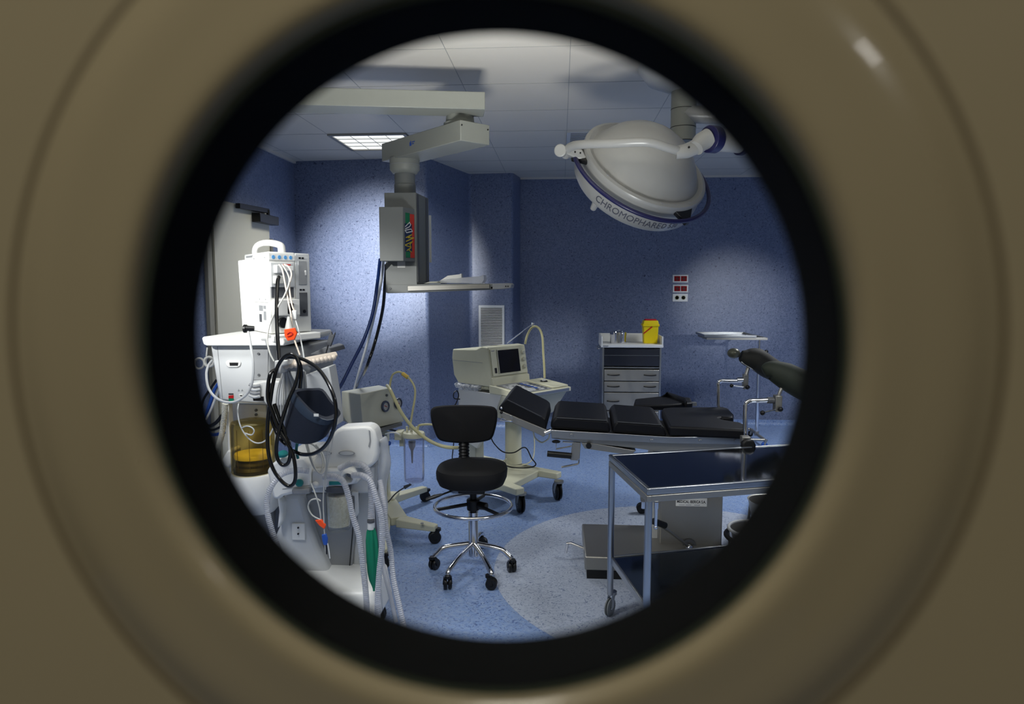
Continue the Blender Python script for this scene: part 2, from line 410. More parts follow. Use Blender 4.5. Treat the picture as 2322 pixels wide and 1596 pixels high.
# raised rim: satin painted flange with rounded edges, seen as a broad beige ring
s1 = lambda px, Y: S(px, Y)
RO = S(1105, .248)          # groove radius
prof = []   # (radius, y)
ro = S(1118, .25)
prof = [(ro+.004, .252), (ro-.001, .2507), (ro-.005, .2487), (ro-.010, .2469), (ro-.016, .2458), (ro-.024, .2452), (S(940, .243), .2445), (S(900, .243), .2435), (.1366, .2434), (.1347, .2439), (.1331, .2449), (.1319, .2464), (.1309, .2483), (.1303, .254), (.137, .258), (.137, .294), (ro, .294)]
# lathe around +Y axis: radius r, height y
mb = MB(); mb.lathe([(r, y) for r, y in prof], (PCX, 0, PCZ), (0, 1, 0), 128, closed=True)
mb.build('porthole_flange', FLANGE, d1)
mb = MB(); mb.lathe([(ro+.0035, .2519), (ro+.0035, .2514), (ro+.006, .2517), (ro+.006, .2519)], (PCX, 0, PCZ), (0, 1, 0), 128, closed=True)
mb.build('groove_shade_ring', mat('groove_shade_tone', lin(120, 108, 82), .6), d1)  # darker ring puts the shadow line of the groove into the colour
# black rubber gasket lining the tunnel
g0 = .1302
mb = MB(); mb.lathe([(g0, .2500), (.1277, .2496), (.1268, .262), (RI+.0004, .276), (RI, .28), (RI, .283), (RI+.002, .285), (.1365, .286), (.1365, .259), (g0, .255)], (PCX, 0, PCZ), (0, 1, 0), 128, closed=True)
mb.build('gasket', RUBBER, d1)
mb = MB(); mb.lathe([(g0, .2499), (g0, .2486), (.1284, .2490), (.1284, .2499)], (PCX, 0, PCZ), (0, 1, 0), 128, closed=True)
mb.build('glass_edge', GLASSEDGE, d1)
mb = MB(); mb.lathe([(0, .2765), (RI+.003, .2765), (RI+.003, .2795), (0, .2795)], (PCX, 0, PCZ), (0, 1, 0), 96)
mb.build('glass_pane', PANE, d1)
# the wall around the door
mb = MB()
mb.box(((XL+DX0)/2, .27, CEIL/2), (DX0-XL, .1, CEIL)); mb.box(((DX1+XR)/2, .27, CEIL/2), (XR-DX1, .1, CEIL))
mb.box(((DX0+DX1)/2, .27, (DZ1+CEIL)/2+.004), (DX1-DX0+.002, .1, CEIL-DZ1-.008)); st(mb.build('wall_front', mat('corridor_wall', lin(190, 182, 160), .6), smooth=False))
mb = MB(); mb.box(((XL+XR)/2, -1.75, CEIL/2), (XR-XL, .1, CEIL)); mb.box((XL-.05, -.75, CEIL/2), (.1, 2.1, CEIL)); mb.box((XR+.05, -.75, CEIL/2), (.1, 2.1, CEIL))
st(mb.build('wall_corridor', mat('corridor_wall_far', lin(120, 112, 92), .7), smooth=False))

# ---- far door in the left wall with overhead closer
def XW(px, py): return Xp(px, py, XL+.02)
yd0, yd1 = XW(486, 700).y, XW(608, 600).y; zd = XW(606, 481).z
d2 = MB(); d2.box((XL+.02, (yd0+yd1)/2, zd/2+.004), (.04, yd1-yd0, zd-.008)); d2 = st(d2.build('door_2', DOOR2M, smooth=False))
mb = MB(); mb.box((XL+.014, yd0-.045, zd/2), (.028, .07, zd+.0)); mb.build('frame', FRAME2M, d2, .003)
mb = MB(); mb.box((XL+.016, yd0-.006, zd/2), (.02, .008, zd)); mb.build('seal', BLK, d2)
for zz in (zd-.31, .35):
    mb = MB(); mb.cyl((XL+.05, yd1+.018, zz-.09), (XL+.05, yd1+.018, zz+.09), .013); 
    mb.box((XL+.03, yd1+.004, zz), (.03, .02, .18)); h = mb.build('hinge', STEELD, d2)
# closer: body on the door, flat arm running back to the head
cl = thing('door_closer', 'dark overhead closer with a flat arm on the beige door in the left wall', 'door closer', (XL+.04, yd1-.15, zd-.2))
cb0, cb1 = XW(565, 490), XW(609, 505)
mb = MB(); mb.box((XL+.075, (cb0.y+cb1.y)/2, XW(585, 497).z), (.07, cb1.y-cb0.y, .07)); mb.build('body', BLK, cl, .004)
a0, a1 = XW(525, 463), XW(594, 477)
mb = MB(); mb.prism([Vector((XL+.05, a0.y, a0.z+.008)), Vector((XL+.05, a1.y, a1.z+.012)), Vector((XL+.05, a1.y, a1.z-.025)), Vector((XL+.05, a0.y, a0.z-.03))], (.035, 0, 0)); mb.build('arm', BLK, cl, .003)
mb = MB(); mb.cyl((XL+.08, a1.y-.02, XW(590, 490).z), (XL+.08, a1.y-.02, a1.z), .014); mb.build('spindle', BLK, cl)

# ---- recessed ceiling light, lit
def ceiling_square(px, py): return CE(px, py)
lx0 = jx0-.6*3; ly0 = jy0
lx1 = lx0+.6
# snap to the joints seen through its corners
def panel(name, label, x0, y0, w, d, lit, power=0, group=None):
    t = thing(name, label, 'ceiling light' if lit else 'ceiling vent', (x0+w/2, y0+d/2, CEIL-.012), group)
    f = MB(); e = .028
    for (cx, cy, sx, sy) in ((x0+w/2, y0+e/2, w, e), (x0+w/2, y0+d-e/2, w, e), (x0+e/2, y0+d/2, e, d-2*e), (x0+w-e/2, y0+d/2, e, d-2*e)): f.box((cx, cy, CEIL-.007), (sx, sy, .014))
    f.build('frame', STEELD if lit else WHITE2, t, .001)
    q = MB(); q.box((x0+w/2, y0+d/2, CEIL-.003), (w-2*e, d-2*e, .005)); 
    q.build('diffuser' if lit else 'backing', LAMPON if lit else GREYD, t, smooth=False)
    l = MB()
    n = 4 if lit else 9
    for i in range(1, n): l.box((x0+w/2, y0+e+(d-2*e)*i/n, CEIL-.0085), (w-2*e, .006 if lit else .02, .004))
    if lit:
        for i in range(1, 4): l.box((x0+e+(w-2*e)*i/4, y0+d/2, CEIL-.0085), (.004, d-2*e, .004))
    l.build('louvre', WHITE2, t)
    if power:
        ar = area(name+'_glow', (x0+w/2, y0+d/2, CEIL-.02), (x0+w/2, y0+d/2, 0), w*.8, power, COOL, None, 128)
    return t
panel('ceiling_light', 'lit square recessed ceiling light, partly hidden by the supply arm', lx0, ly0, .6, .6, True, 20)
panel('ceiling_vent', 'slatted vent in the ceiling, mostly hidden behind the surgical lamp dome', jx0, jy0+.02, .6, .56, False)

# ============================================================ WALL FITTINGS
def wallbox(px0, py0, px1, py1, Y): return A(px0, py0, Y), A(px1, py1, Y)
# louvred grille on the chase, built in the plane of the vent wall
vn = (V2(pil[3])-V2(pil[2])).normalized(); vnn = Vector((vn.y, -vn.x, 0))
g0_, g1_ = PL(1086, 692, Vector((pil[2].x, pil[2].y, 0)), vnn), PL(1144, 692, Vector((pil[2].x, pil[2].y, 0)), vnn)
gz0, gz1 = PL(1086, 790, Vector((pil[2].x, pil[2].y, 0)), vnn).z, g0_.z
gw = (g1_-g0_).length; gc = (g0_+g1_)/2
t = thing('wall_grille', 'white louvred air grille on the narrow chase wall behind the ultrasound cart', 'vent', (gc.x, gc.y, gz0), None)
f = MB(); e = .022; zc = (gz0+gz1)/2; gh = gz1-gz0
base = Vector((gc.x, gc.y, 0))+vnn*.008
for (dx, dz, sx, sz) in ((0, gh/2-e/2, gw, e), (0, -gh/2+e/2, gw, e), (-gw/2+e/2, 0, e, gh-2*e), (gw/2-e/2, 0, e, gh-2*e)):
    f.box(base+vn*dx+Vector((0, 0, zc+dz)), (sx, .018, sz), vn)
f.build('frame', WHITE, t, .001)
mb = MB(); mb.box(base-vnn*.0055+Vector((0, 0, zc)), (gw-2*e, .004, gh-2*e), vn); mb.build('backing', BLK, t, smooth=False)
nl = 24
for i in range(nl):
    mb = MB(); z = zc-gh/2+e+(gh-2*e)*(i+.5)/nl
    c = base+Vector((0, 0, z)); hh = .0062
    mb.mbox(c-vn*(gw/2-e)-vnn*.003+Vector((0, 0, hh)), vn*(gw-2*e), vnn*.010+Vector((0, 0, -.006)), Vector((0, 0, -.003)))
    mb.build('slat', WHITE, t, smooth=False)
# socket plates on the back wall
def plate(px0, py0, px1, py1, label, red, group):
    a, b = A(px0, py1, YB), A(px1, py0, YB); w_ = b.x-a.x; h_ = b.z-a.z; cx, cz = (a.x+b.x)/2, (a.z+b.z)/2
    t = thing('socket_plate', label, 'wall socket', (cx, YB, a.z), group)
    mb = MB(); mb.box((cx, YB-.006, cz), (w_, .012, h_)); mb.build('plate', WHITE, t, .002)
    for s_ in (-1, 1):
        if red:
            mb = MB(); mb.box((cx+s_*w_*.215, YB-.013, cz), (w_*.38, .006, h_*.66)); k = mb.build('red_insert', REDD, t, .001)
            q = MB(); q.cyl((cx+s_*w_*.215, YB-.0155, cz), (cx+s_*w_*.215, YB-.0175, cz), .017); q.build('socket_ring', mat('dark_red', lin(84, 10, 16), .5) if 'dark_red' not in MATS else MATS['dark_red'], k)
        else:
            mb = MB(); c = Vector((cx+s_*w_*.21, YB-.012, cz)); mb.lathe([(.021, 0), (.023, .004), (.019, .004), (.017, -.006), (0, -.006)], c, (0, -1, 0)); k = mb.build('socket_well', mat('socket_grey', lin(196, 196, 156), .5) if 'socket_grey' not in MATS else MATS['socket_grey'], t)
            q = MB()
            for r_ in (-1, 1): q.cyl(c+Vector((r_*.0075, -.007*-1-.0075, 0)), c+Vector((r_*.0075, -.002, 0)), .003, seg=8)
            q.build('pin_hole', BLK, k)
    return t
plate(1525, 623, 1560.5, 640.5, 'upper double red socket plate on the blue back wall', True, 'socket plates on the back wall')
plate(1525, 645.5, 1560.5, 663, 'middle plate with two red sockets, directly above the white round sockets', True, 'socket plates on the back wall')
plate(1524.5, 666, 1559.5, 683.5, 'lowest wall plate with two round grey-green sockets', False, 'socket plates on the back wall')

# ============================================================ CEILING PENDANT (supply arm)
pd = thing('supply_pendant', 'grey articulated ceiling supply arm carrying a service column and shelf', 'ceiling pendant', (A(915, 380, 3.95).x, 3.95, 1.45))
zt, zb = A(1100, 208, 3.5).z, A(1100, 248, 3.5).z
# upper beam: outer edge along its front face, runs left past the porthole edge to its ceiling mount
e0 = A(1100, 208, 3.5); e1 = Zp(690, 197, zt); far = e0+(e1-e0)*1.55
e0.z = 0; far.z = 0; dirb = (e0-far).normalized(); nb = Vector((-dirb.y, dirb.x, 0))
mb = MB(); mb.mbox(far+Vector((0, 0, zb)), e0-far, nb*.16, (0, 0, zt-zb)); mb.build('upper_arm', PENDM, pd, .004)
mb = MB(); mc = far+nb*.08+dirb*.1; mb.lathe([(.11, zt-.02), (.11, CEIL-.07), (.2, CEIL-.05), (.2, CEIL)], mc, (0, 0, 1)); mb.build('ceiling_mount', PENDM, pd)
z2t = 2.32; z2b = A(1044, 310, 3.4).z
K0 = Zp(1044, 271, z2t); K1 = Zp(865, 326, z2t); K2 = Zp(1109, 284, z2t)
for k in (K0, K1, K2): k.z = 0
d2v = (K1-K0); wv = (K2-K0); wv = wv - d2v.normalized()*wv.dot(d2v.normalized())
mb = MB(); mb.mbox(K0+Vector((0, 0, z2b)), d2v, wv, (0, 0, z2t-z2b)); mb.build('lower_arm', PENDM, pd, .004)
# hub between the arms
hb = K0+d2v.normalized()*.13+wv*.5
mb = MB(); mb.lathe([(.085, z2t-.01), (.085, zb-.035), (.075, zb-.03), (.07, zb+.01)], (hb.x, hb.y, 0), (0, 0, 1)); mb.build('arm_joint', PENDM, pd)
for q in (.04, .93):
    p = K0+wv*q-d2v.normalized()*.0; mb = MB(); mb.cyl((p.x, p.y, z2t-.02)+Vector((0, 0, 0)) if False else Vector((p.x, p.y, z2t-.025)), Vector((p.x, p.y, z2t-.025))-d2v.normalized()*.003, .004, seg=8); mb.build('screw', BLK, pd)
# faint printed maker's mark on the arm side
lgo = Zp(938, 320, 2.28)
dn = d2v.normalized(); nn = Vector((dn.y, -dn.x, 0)); nn = nn if nn.y < 0 else -nn
pc = K0+dn*((Zp(940, 322, 2.28)-K0).dot(dn)); pc.z = 2.275
mb = MB(); xx = -dn
mb.prism([pc+nn*.001+xx*a+Vector((0, 0, b)) for a, b in ((-.03, -.014), (-.012, -.014), (-.012, -.004), (-.02, .014), (-.024, .004), (-.03, .006))], nn*.001)
mb.build('printed_mark', INKB, pd, smooth=False)
for a, b, c_ in ((-.008, .002, .03), (-.008, -.008, .022)):
    mb = MB(); mb.mbox(pc+nn*.001+xx*a+Vector((0, 0, b)), xx*c_, nn*.0008, (0, 0, .004)); mb.build('printed_line', INKB, pd, smooth=False)
# post: stepped drum below the end of the lower arm
pcx = K1-d2v.normalized()*.13+wv*.5
PY = pcx.y
zz = lambda py, Y=None: A(920, py, Y or PY).z
PX = A(918, 400, PY).x
r1 = S(33.5, PY); r2 = S(23, PY)
mb = MB(); mb.lathe([(r1, z2b+.01), (r1, zz(385)), (r2+.01, zz(394)), (r2+.002, zz(395))], (PX, PY, 0), (0, 0, 1)); mb.build('rotation_drum', PENDM, pd)
mb = MB(); mb.lathe([(r1+.0015, zz(374)), (r1+.0015, zz(375.5))], (PX, PY, 0), (0, 0, 1)); mb.build('drum_ring', GREY, pd)
mb = MB(); mb.lathe([(r2, zz(392)), (r2, zz(418)), (r2+.003, zz(419)), (r2+.003, zz(440))], (PX, PY, 0), (0, 0, 1)); mb.build('neck', COLM, pd)
# service column: front-left face, right face with two dark grooves
yc = PY-.14
c0 = A(871, 437, yc); c1 = A(943, 437, yc); cz1 = c0.z; cz0 = A(880, 664, yc).z
cr = A(973, 452, yc+.28)
mb = MB(); P = [Vector((c0.x, yc, 0)), Vector((c1.x, yc, 0)), Vector((cr.x+.0, yc+.26, 0)), Vector((c0.x+.02, yc+.26, 0))]
mb.prism([p+Vector((0, 0, cz0)) for p in P], (0, 0, cz1-cz0)); mb.build('service_column', COLM, pd, .003)
ev = (P[2]-P[1]); en = Vector((ev.y, -ev.x, 0)).normalized()
for q, wq in ((.03, .13), (.72, .17)):
    mb = MB(); mb.mbox(P[1]+ev*q+en*.0005+Vector((0, 0, cz0+.06)), ev*wq, en*.003, (0, 0, cz1-cz0-.07)); mb.build('rail_groove', GREYD, pd, smooth=False)
mb = MB(); mb.mbox(P[1]+ev*1.0+en*.001+Vector((0, 0, A(970, 595, yc+.26).z)), ev*.05, en*.012, (0, 0, .28)); mb.build('trim_strip', WHITE2, pd)
# side box with coloured sticker
yb_ = yc-.115
b0 = A(858, 469, yb_); b1 = A(913, 468, yb_); bz0 = A(862, 592, yb_).z
B = [Vector((b0.x+.002, yb_, 0)), Vector((b1.x, yb_, 0)), Vector((A(940, 480, yc-.001).x, yc-.0, 0)), Vector((A(878, 480, yc).x, yc, 0))]
mb = MB(); mb.prism([p+Vector((0, 0, bz0)) for p in B], (0, 0, b0.z-bz0)); sbx = mb.build('side_box', COLM, pd, .003)
e_ = B[2]-B[1]; en2 = Vector((e_.y, -e_.x, 0)).normalized(); zH = lambda v: b0.z+(bz0-b0.z)*v
def stk(u0, u1, v0, v1, m, nm, off=.001):
    mb = MB(); mb.mbox(B[1]+e_*u0+en2*off+Vector((0, 0, zH(v1))), e_*(u1-u0), en2*.0012, (0, 0, zH(v0)-zH(v1))); return mb.build(nm, m, sbx, smooth=False)
stk(.2, .56, .1, .93, GREEN if False else mat('sticker_green', lin(24, 116, 74), .5), 'sticker_green')
stk(.56, .93, .11, .93, mat('sticker_red', lin(206, 60, 44), .5), 'sticker_red')
stk(.12, .7, .3, .82, mat('sticker_blue', lin(34, 50, 84), .5), 'sticker_centre', .0022)
SW, SY = mat('sticker_white', lin(226, 226, 220), .5), mat('sticker_yellow', lin(206, 184, 52), .5)
def lettermap(u, v, ang, sx=1.35):
    ca, sa = math.cos(ang), math.sin(ang); ux = e_.normalized()
    o = B[1]+e_*u+en2*.0038+Vector((0, 0, zH(v)))
    return lambda x, y, z: o+ux*(ca*x-sa*y)*sx+Vector((0, 0, sa*x+ca*y))+en2*z
def zig(pts, m, nm, wdt=.005):
    """hand-shaped stroke on the sticker, points in (u, v)"""
    mb = MB()
    for (a, b) in zip(pts[:-1], pts[1:]):
        pa = B[1]+e_*a[0]+en2*.0036+Vector((0, 0, zH(a[1]))); pb = B[1]+e_*b[0]+en2*.0036+Vector((0, 0, zH(b[1])))
        d = (pb-pa).normalized(); n_ = d.cross(en2)*wdt*.5; mb.prism([pa-n_-d*wdt*.3, pa+n_-d*wdt*.3, pb+n_+d*wdt*.3, pb-n_+d*wdt*.3], en2*.0008)
    mb.build(nm, m, sbx, smooth=False)
zig([(.15, .36), (.5, .27), (.6, .31), (.5, .35), (.15, .4)], SW, 'sticker_letter')
zig([(.12, .43), (.62, .39), (.75, .43), (.25, .47), (.12, .43)], SW, 'sticker_letter')
zig([(.2, .56), (.7, .49), (.35, .56), (.85, .55), (.2, .63)], SY, 'sticker_letter')
zig([(.12, .7), (.75, .62), (.5, .68), (.6, .73), (.15, .71)], SY, 'sticker_letter')
zig([(.25, .8), (.6, .74), (.4, .79), (.65, .82)], SY, 'sticker_letter')
l0 = A(900, 603, yc-.0005)
mb = MB(); mb.box((A(910, 600, yc).x, yc-.0008, A(900, 599, yc).z), (.045, .0016, .04)); mb.build('rating_label', mat('label_grey', lin(190, 190, 186), .5), pd)
# shelf with rail at the foot of the column
ys = yc-.02
mb = slab([(877, 645), (925, 645), (1060, 643), (1118, 643), (1118, 657), (1000, 661), (925, 664), (878, 665)], ys, .30); mb.build('shelf', COLM, pd, .003)
mb = slab([(924, 648), (1110, 645), (1110, 654), (924, 660)], ys-.012, .012); mb.build('shelf_rail', STEELD, pd, .002)
mb = slab([(1112, 643), (1155, 642), (1160, 645), (1158, 653), (1135, 656), (1112, 656)], ys, .24); mb.build('shelf_end', GREY, pd, .003)
for x in (1147, 1152):
    mb = MB(); p = A(x, 649, ys); mb.cyl(p, p-Vector((0, .003, 0)), .004, seg=8); mb.build('screw', BLK, pd)
mb = MB(); p = A(885, 654, ys); mb.cyl(p, p-Vector((0, .004, 0)), .007, seg=10); mb.build('screw', GREYD, pd)
szt = A(1060, 643, ys).z
mb = slab([(960, 643), (975, 638), (1000, 637), (1000, 643)], ys+.05, .2); mb.build('shelf_lip', PENDM, pd, .002)
# packets lying on the shelf
def packet(name, label, poly, Y, d, m):
    mb = slab(poly, Y, d); o = mb.build(name, m, bevel=.002); tag(o, label, 'packet'); return o
packet('sterile_packet', 'clear-wrapped packet lying on the pendant shelf, the longer one with a creased right end', [(985, 641.5), (1005, 633), (1040, 630), (1090, 626), (1096, 623), (1097, 634), (1092, 642.5)], ys+.05, .16, POLY)
packet('paper_packet', 'thin packet on the pendant shelf poking up behind the longer one', [(998, 636), (1015, 625), (1040, 622), (1046, 620), (1047, 630), (1040, 642)], ys+.215, .06, PAPER)

# ============================================================ SURGICAL LAMP
LY = 3.42
lc = A(1460, 380, LY); v_ = (CAM-lc).normalized(); rr_ = Vector((v_.y*-1, v_.x, 0)).normalized(); rr_ = rr_ if rr_.x > 0 else -rr_
uu_ = v_.cross(rr_); uu_ = uu_ if uu_.z > 0 else -uu_
na = (rr_*.428+uu_*.765+v_*.481).normalized()
t = thing('surgical_lamp', 'large white domed operating lamp on a ceiling arm above the table', 'surgical lamp', (lc.x, lc.y, lc.z-.3))
sl = t
toc = (v_-na*v_.dot(na)).normalized()       # rim direction nearest the viewer
R0 = .318
mb = MB(); mb.lathe([(R0-.02, .012), (R0-.05, .03), (R0-.075, .07), (R0-.11, .115), (R0-.16, .155), (R0-.22, .185), (R0-.27, .2), (0, .205)], lc, na, 72, a0=toc); mb.build('dome', LAMPW, t)
mb = MB(); mb.lathe([(R0-.055, .02), (R0-.02, .032), (R0-.004, .026), (R0, .014), (R0-.002, .0)], lc, na, 72, a0=toc); mb.build('rim', LAMPW, t)
mb = MB(); mb.lathe([(R0-.006, .004), (R0-.001, -.06), (R0-.004, -.115), (R0-.02, -.134), (R0-.05, -.14)], lc, na, 72, a0=toc); skirt = mb.build('skirt', LAMPW, t)
mb = MB(); mb.lathe([(R0-.045, -.138), (R0-.06, -.13), (.06, -.112), (0, -.112)], lc, na, 72, a0=toc); mb.build('lens', JARC, t)
tang = na.cross(toc); tang = tang
def onskirt(ang0, h0):
    def f(x, y, z):
        a = ang0+x/R0; h = h0+y; r = R0+.0006-.002*min(1, max(0, (-h-.05)/.03))+z
        return lc+na*h+(toc*math.cos(a)+tg*math.sin(a))*r
    return f
tg = rr_-na*rr_.dot(na)-toc*rr_.dot(toc); tg = tg.normalized()
text_mesh('CHROMOPHARE', .047, 'lettering', mat('lamp_print', lin(70, 72, 84), .5), skirt, onskirt(.14, -.086))
text_mesh('D 530', .04, 'lettering', MATS['lamp_print'], skirt, onskirt(.86, -.086))
# navy grab rail around the rim with dark end brackets
RR = .357
angs = [math.radians(a) for a in range(-78, 150, 6)]
mb = MB(); mb.tube([lc+na*(-.017)+(toc*math.cos(a)+tg*math.sin(a))*RR for a in angs], .0105, 12); mb.build('grab_rail', NAVY, t)
for a in (-60, 56, 146):
    a = math.radians(a); e1_ = toc*math.cos(a)+tg*math.sin(a); e2_ = na.cross(e1_); mb = MB()
    q = lc+e1_*(R0-.01)
    mb.prism([q+na*.01-e2_*.06, q+na*.01+e2_*.06, lc+e1_*(RR+.008)+na*(-.02)+e2_*.012, lc+e1_*(RR+.008)+na*(-.02)-e2_*.012], na*(-.025)); mb.build('rail_bracket', BLK, t, .004)
for a in (-25, 30, 62):
    a = math.radians(a); p = lc+(toc*math.cos(a)+tg*math.sin(a))*(R0-.02)+na*.031; mb = MB(); mb.cyl(p, p+na*.003, .006, seg=10); mb.build('screw', GREY, t)
p = lc+(toc*math.cos(-.42)+tg*math.sin(-.42))*(R0-.035)+na*(-.132); mb = MB(); mb.cyl(p, p-na*.04, .018, .014); mb.build('handle_stub', LAMPW, t, .003)
# yoke tube across the dome
yk = curve([(1283, 352, 3.36), (1286, 341, 3.3), (1298, 331, 3.24), (1330, 327, 3.16), (1390, 325, 3.08), (1450, 322, 3.05), (1483, 325, 3.05), (1515, 335, 3.07), (1545, 344, 3.1)], 6)
mb = MB(); mb.tube(yk, .0195, 16); mb.build('yoke', LAMPW, t)
mb = MB(); mb.cyl(A(1270, 341, 3.27), A(1277, 343, 3.34), .030, .026, 24); pv = mb.build('pivot_cap', LAMPW, t, .006, 3)
mb = MB(); mb.prism([A(x, y, 3.28) for x, y in ((1283, 333), (1320, 338), (1332, 362), (1312, 361), (1285, 349))], (0, .06, 0)); mb.build('pivot_block', LAMPW, t, .006)
for x, y in ((1304, 345), (1316, 347)):
    mb = MB(); p = A(x, y, 3.279); mb.cyl(p, p-Vector((0, .003, 0)), .004, seg=8); mb.build('screw', BLK, t)
# fork, ball joint, navy collar and spring arm back to the ceiling hub
mb = MB(); mb.tube([A(1532, 346, 3.1), A(1555, 343, 3.1), A(1585, 330, 3.14)], lambda q: .03+.006*q, 16, flat=.9); mb.build('fork', LAMPW, t)
mb = MB(); mb.tube([A(1578, 336, 3.1), A(1590, 322, 3.12), A(1607, 315, 3.13)], lambda q: .034+.012*q, 18); mb.build('elbow', LAMPW, t)
mb = MB(); p = A(1562, 334, 3.068); mb.cyl(p, p-Vector((0, .004, 0)), .005, seg=8); mb.build('screw', BLK, t)
mb = MB(); mb.cyl(A(1606, 315, 3.12), A(1623, 317, 3.15), .058, .058, 32); mb.build('collar', NAVY, t, .003)
mb = MB(); mb.tube([A(1623, 318, 3.15), A(1678, 322, 3.2)], .05, 24, flat=.95); mb.build('arm_box', LAMPW, t, .004)
mb = MB(); mb.cyl(A(1676, 322, 3.2), A(1686, 323, 3.21), .057, .057, 28); mb.build('collar', NAVY, t, .003)
end = A(1760, 290, 3.35)
mb = MB(); mb.tube([A(1684, 322, 3.21), A(1720, 312, 3.27), end], .042, 16); mb.build('spring_arm', LAMPW, t)
# ceiling post: segmented tube, canopy
hx = A(1550, 250, 3.75); r_ = S(27, 3.75)
canx = CE(1545, 150)
mb = MB(); zlow = A(1550, 322, 3.75).z
mb.lathe([(r_-.004, zlow), (r_, zlow+.004), (r_, CEIL-.02)], (hx.x, hx.y, 0), (0, 0, 1), 32); mb.build('ceiling_post', PENDM, t)
for py in (242, 284, 316):
    z_ = A(1550, py, 3.75-r_).z; mb = MB(); mb.lathe([(r_+.0012, z_), (r_+.0012, z_+.003), (r_-.002, z_+.003), (r_-.002, z_)], (hx.x, hx.y, 0), (0, 0, 1), 32, closed=True); mb.build('post_joint', BLK, t)
mb = MB(); mb.lathe([(r_, CEIL-.13), (.1, CEIL-.12), (.19, CEIL-.08), (.235, CEIL-.02), (.24, CEIL)], (hx.x, hx.y, 0), (0, 0, 1), 48); mb.build('canopy', WHITE2, t)
zc_ = A(1620, 268, 3.7).z
mb = MB(); mb.tube(spl([(hx.x, hx.y-.02, zc_+.03), (hx.x+.25, hx.y-.08, zc_+.01), (hx.x+.75, 3.45, zc_-.02), (end.x+.35, 3.4, zc_-.04), (end.x+.3, 3.38, end.z+.06), end], 6), .045, 16); mb.build('extension_arm', LAMPW, t)
# ============================================================ DRAWER TROLLEY AGAINST THE BACK WALL
YT = 6.55
t = thing('instrument_trolley', 'steel drawer trolley with a white tray top against the blue back wall', 'trolley', (A(1432, 850, YT).x, YT+.2, 0))
xl, xr = A(1366, 800, YT).x, A(1500, 800, YT).x
Zt = lambda py: A(1432, py, YT).z
xc = (xl+xr)/2; tw = xr-xl; td = .42
# white tray top with raised sides
z0 = Zt(788); z1 = Zt(781)
mb = MB(); mb.box((xc, YT+td/2, (z0+z1)/2), (tw+.03, td+.02, z1-z0)); tp = mb.build('tray_top', WHITE, t, .004)
for sx in (-1, 1):
    mb = MB(); mb.box((xc+sx*(tw/2+.006), YT+td/2, z1+.035), (.014, td+.02, .085)); mb.build('tray_side', WHITE, tp, .004)
mb = MB(); mb.box((xc, YT+td, z1+.035), (tw, .012, .085)); mb.build('tray_back', WHITE, tp, .004)
mb = MB(); mb.box((xl+.03, YT-.0115, (z0+z1)/2), (.05, .002, .01)); mb.build('maker_plate', GREY, tp)
# carcass
zb_ = .1
mb = MB()
for sx in (-1, 1): mb.box((xc+sx*(tw/2-.008), YT+td/2, (z0+zb_)/2), (.016, td, z0-zb_))
mb.box((xc, YT+td-.008, (z0+zb_)/2), (tw-.03, .012, z0-zb_))
mb.box((xc, YT+td/2, Zt(834)), (tw-.03, td-.03, .012)); mb.box((xc, YT+td/2, zb_+.01), (tw-.03, td-.03, .02)); mb.build('body', STEEL, t, .001)
mb = MB(); mb.box((xc, YT+.006, (Zt(790)+Zt(831))/2), (tw-.035, .005, Zt(790)-Zt(831)-.01)); mb.build('glass_flap', mat('smoked_flap', lin(70, 74, 86), .16, .8, var=.1, scale=4), t, .001)
mb = MB(); mb.box((xc, YT+.003, Zt(806)), (tw-.035, .004, .003)); mb.build('flap_edge', STEEL, t)
for (y0, y1) in ((838, 863), (865, 888), (890, 930), (932, 972)):
    mb = MB(); za, zb2 = Zt(y0), Zt(y1); mb.box((xc, YT-.003, (za+zb2)/2), (tw-.04, .03, za-zb2)); dr = mb.build('drawer', STEELD, t, .003)
    for s_ in (-1, 1):
        hx_ = xc+s_*tw*.31; hz = (za+zb2)/2+.005; q = MB()
        q.tube(spl([(hx_-.055, YT-.017, hz), (hx_-.05, YT-.032, hz), (hx_-.02, YT-.04, hz-.003), (hx_+.02, YT-.04, hz-.003), (hx_+.05, YT-.032, hz), (hx_+.055, YT-.017, hz)], 4), .0055, 8); q.build('handle', BLK, dr)
    if y0 > 880: continue
mb = MB(); zz_ = Zt(792); mb.tube(spl([(xl-.005, YT+.05, zz_), (xl-.035, YT+.05, zz_), (xl-.04, YT+.12, zz_), (xl-.035, YT+.3, zz_), (xl-.005, YT+.3, zz_)], 4), .009, 10); mb.build('push_handle', STEEL, t)
for sx in (-1, 1):
    for sy in (.05, td-.05): caster(t, (xc+sx*(tw/2-.04), YT+sy, 0), .035, .025, top=.1)
# round steel box and sharps bin on it
zc_ = z1
pX = A(1402, 770, YT+.16).x
o = thing('steel_drum', 'round polished steel box with a clamp, on the drawer trolley tray', 'steel box', (pX, YT+.16, z1))
rD = S(19, YT+.1); hD = .112
mb = MB(); mb.lathe([(rD, z1), (rD, z1+hD*.72)], (pX, YT+.16, 0), (0, 0, 1), 40); mb.build('body', CHROME, o, .001)
mb = MB(); mb.lathe([(rD+.003, z1+hD*.66), (rD+.003, z1+hD*.97), (rD-.004, z1+hD), (0, z1+hD)], (pX, YT+.16, 0), (0, 0, 1), 40); mb.build('lid', CHROME, o)
mb = MB(); mb.tube(spl([(pX-.03, YT+.16-rD, z1+.01), (pX-.032, YT+.155-rD, z1+hD), (pX-.02, YT+.12, z1+hD+.012), (pX+.02, YT+.12, z1+hD+.012), (pX+.032, YT+.155-rD, z1+hD), (pX+.03, YT+.16-rD, z1+.01)], 4), .004, 8); mb.build('clamp', CHROME, o)
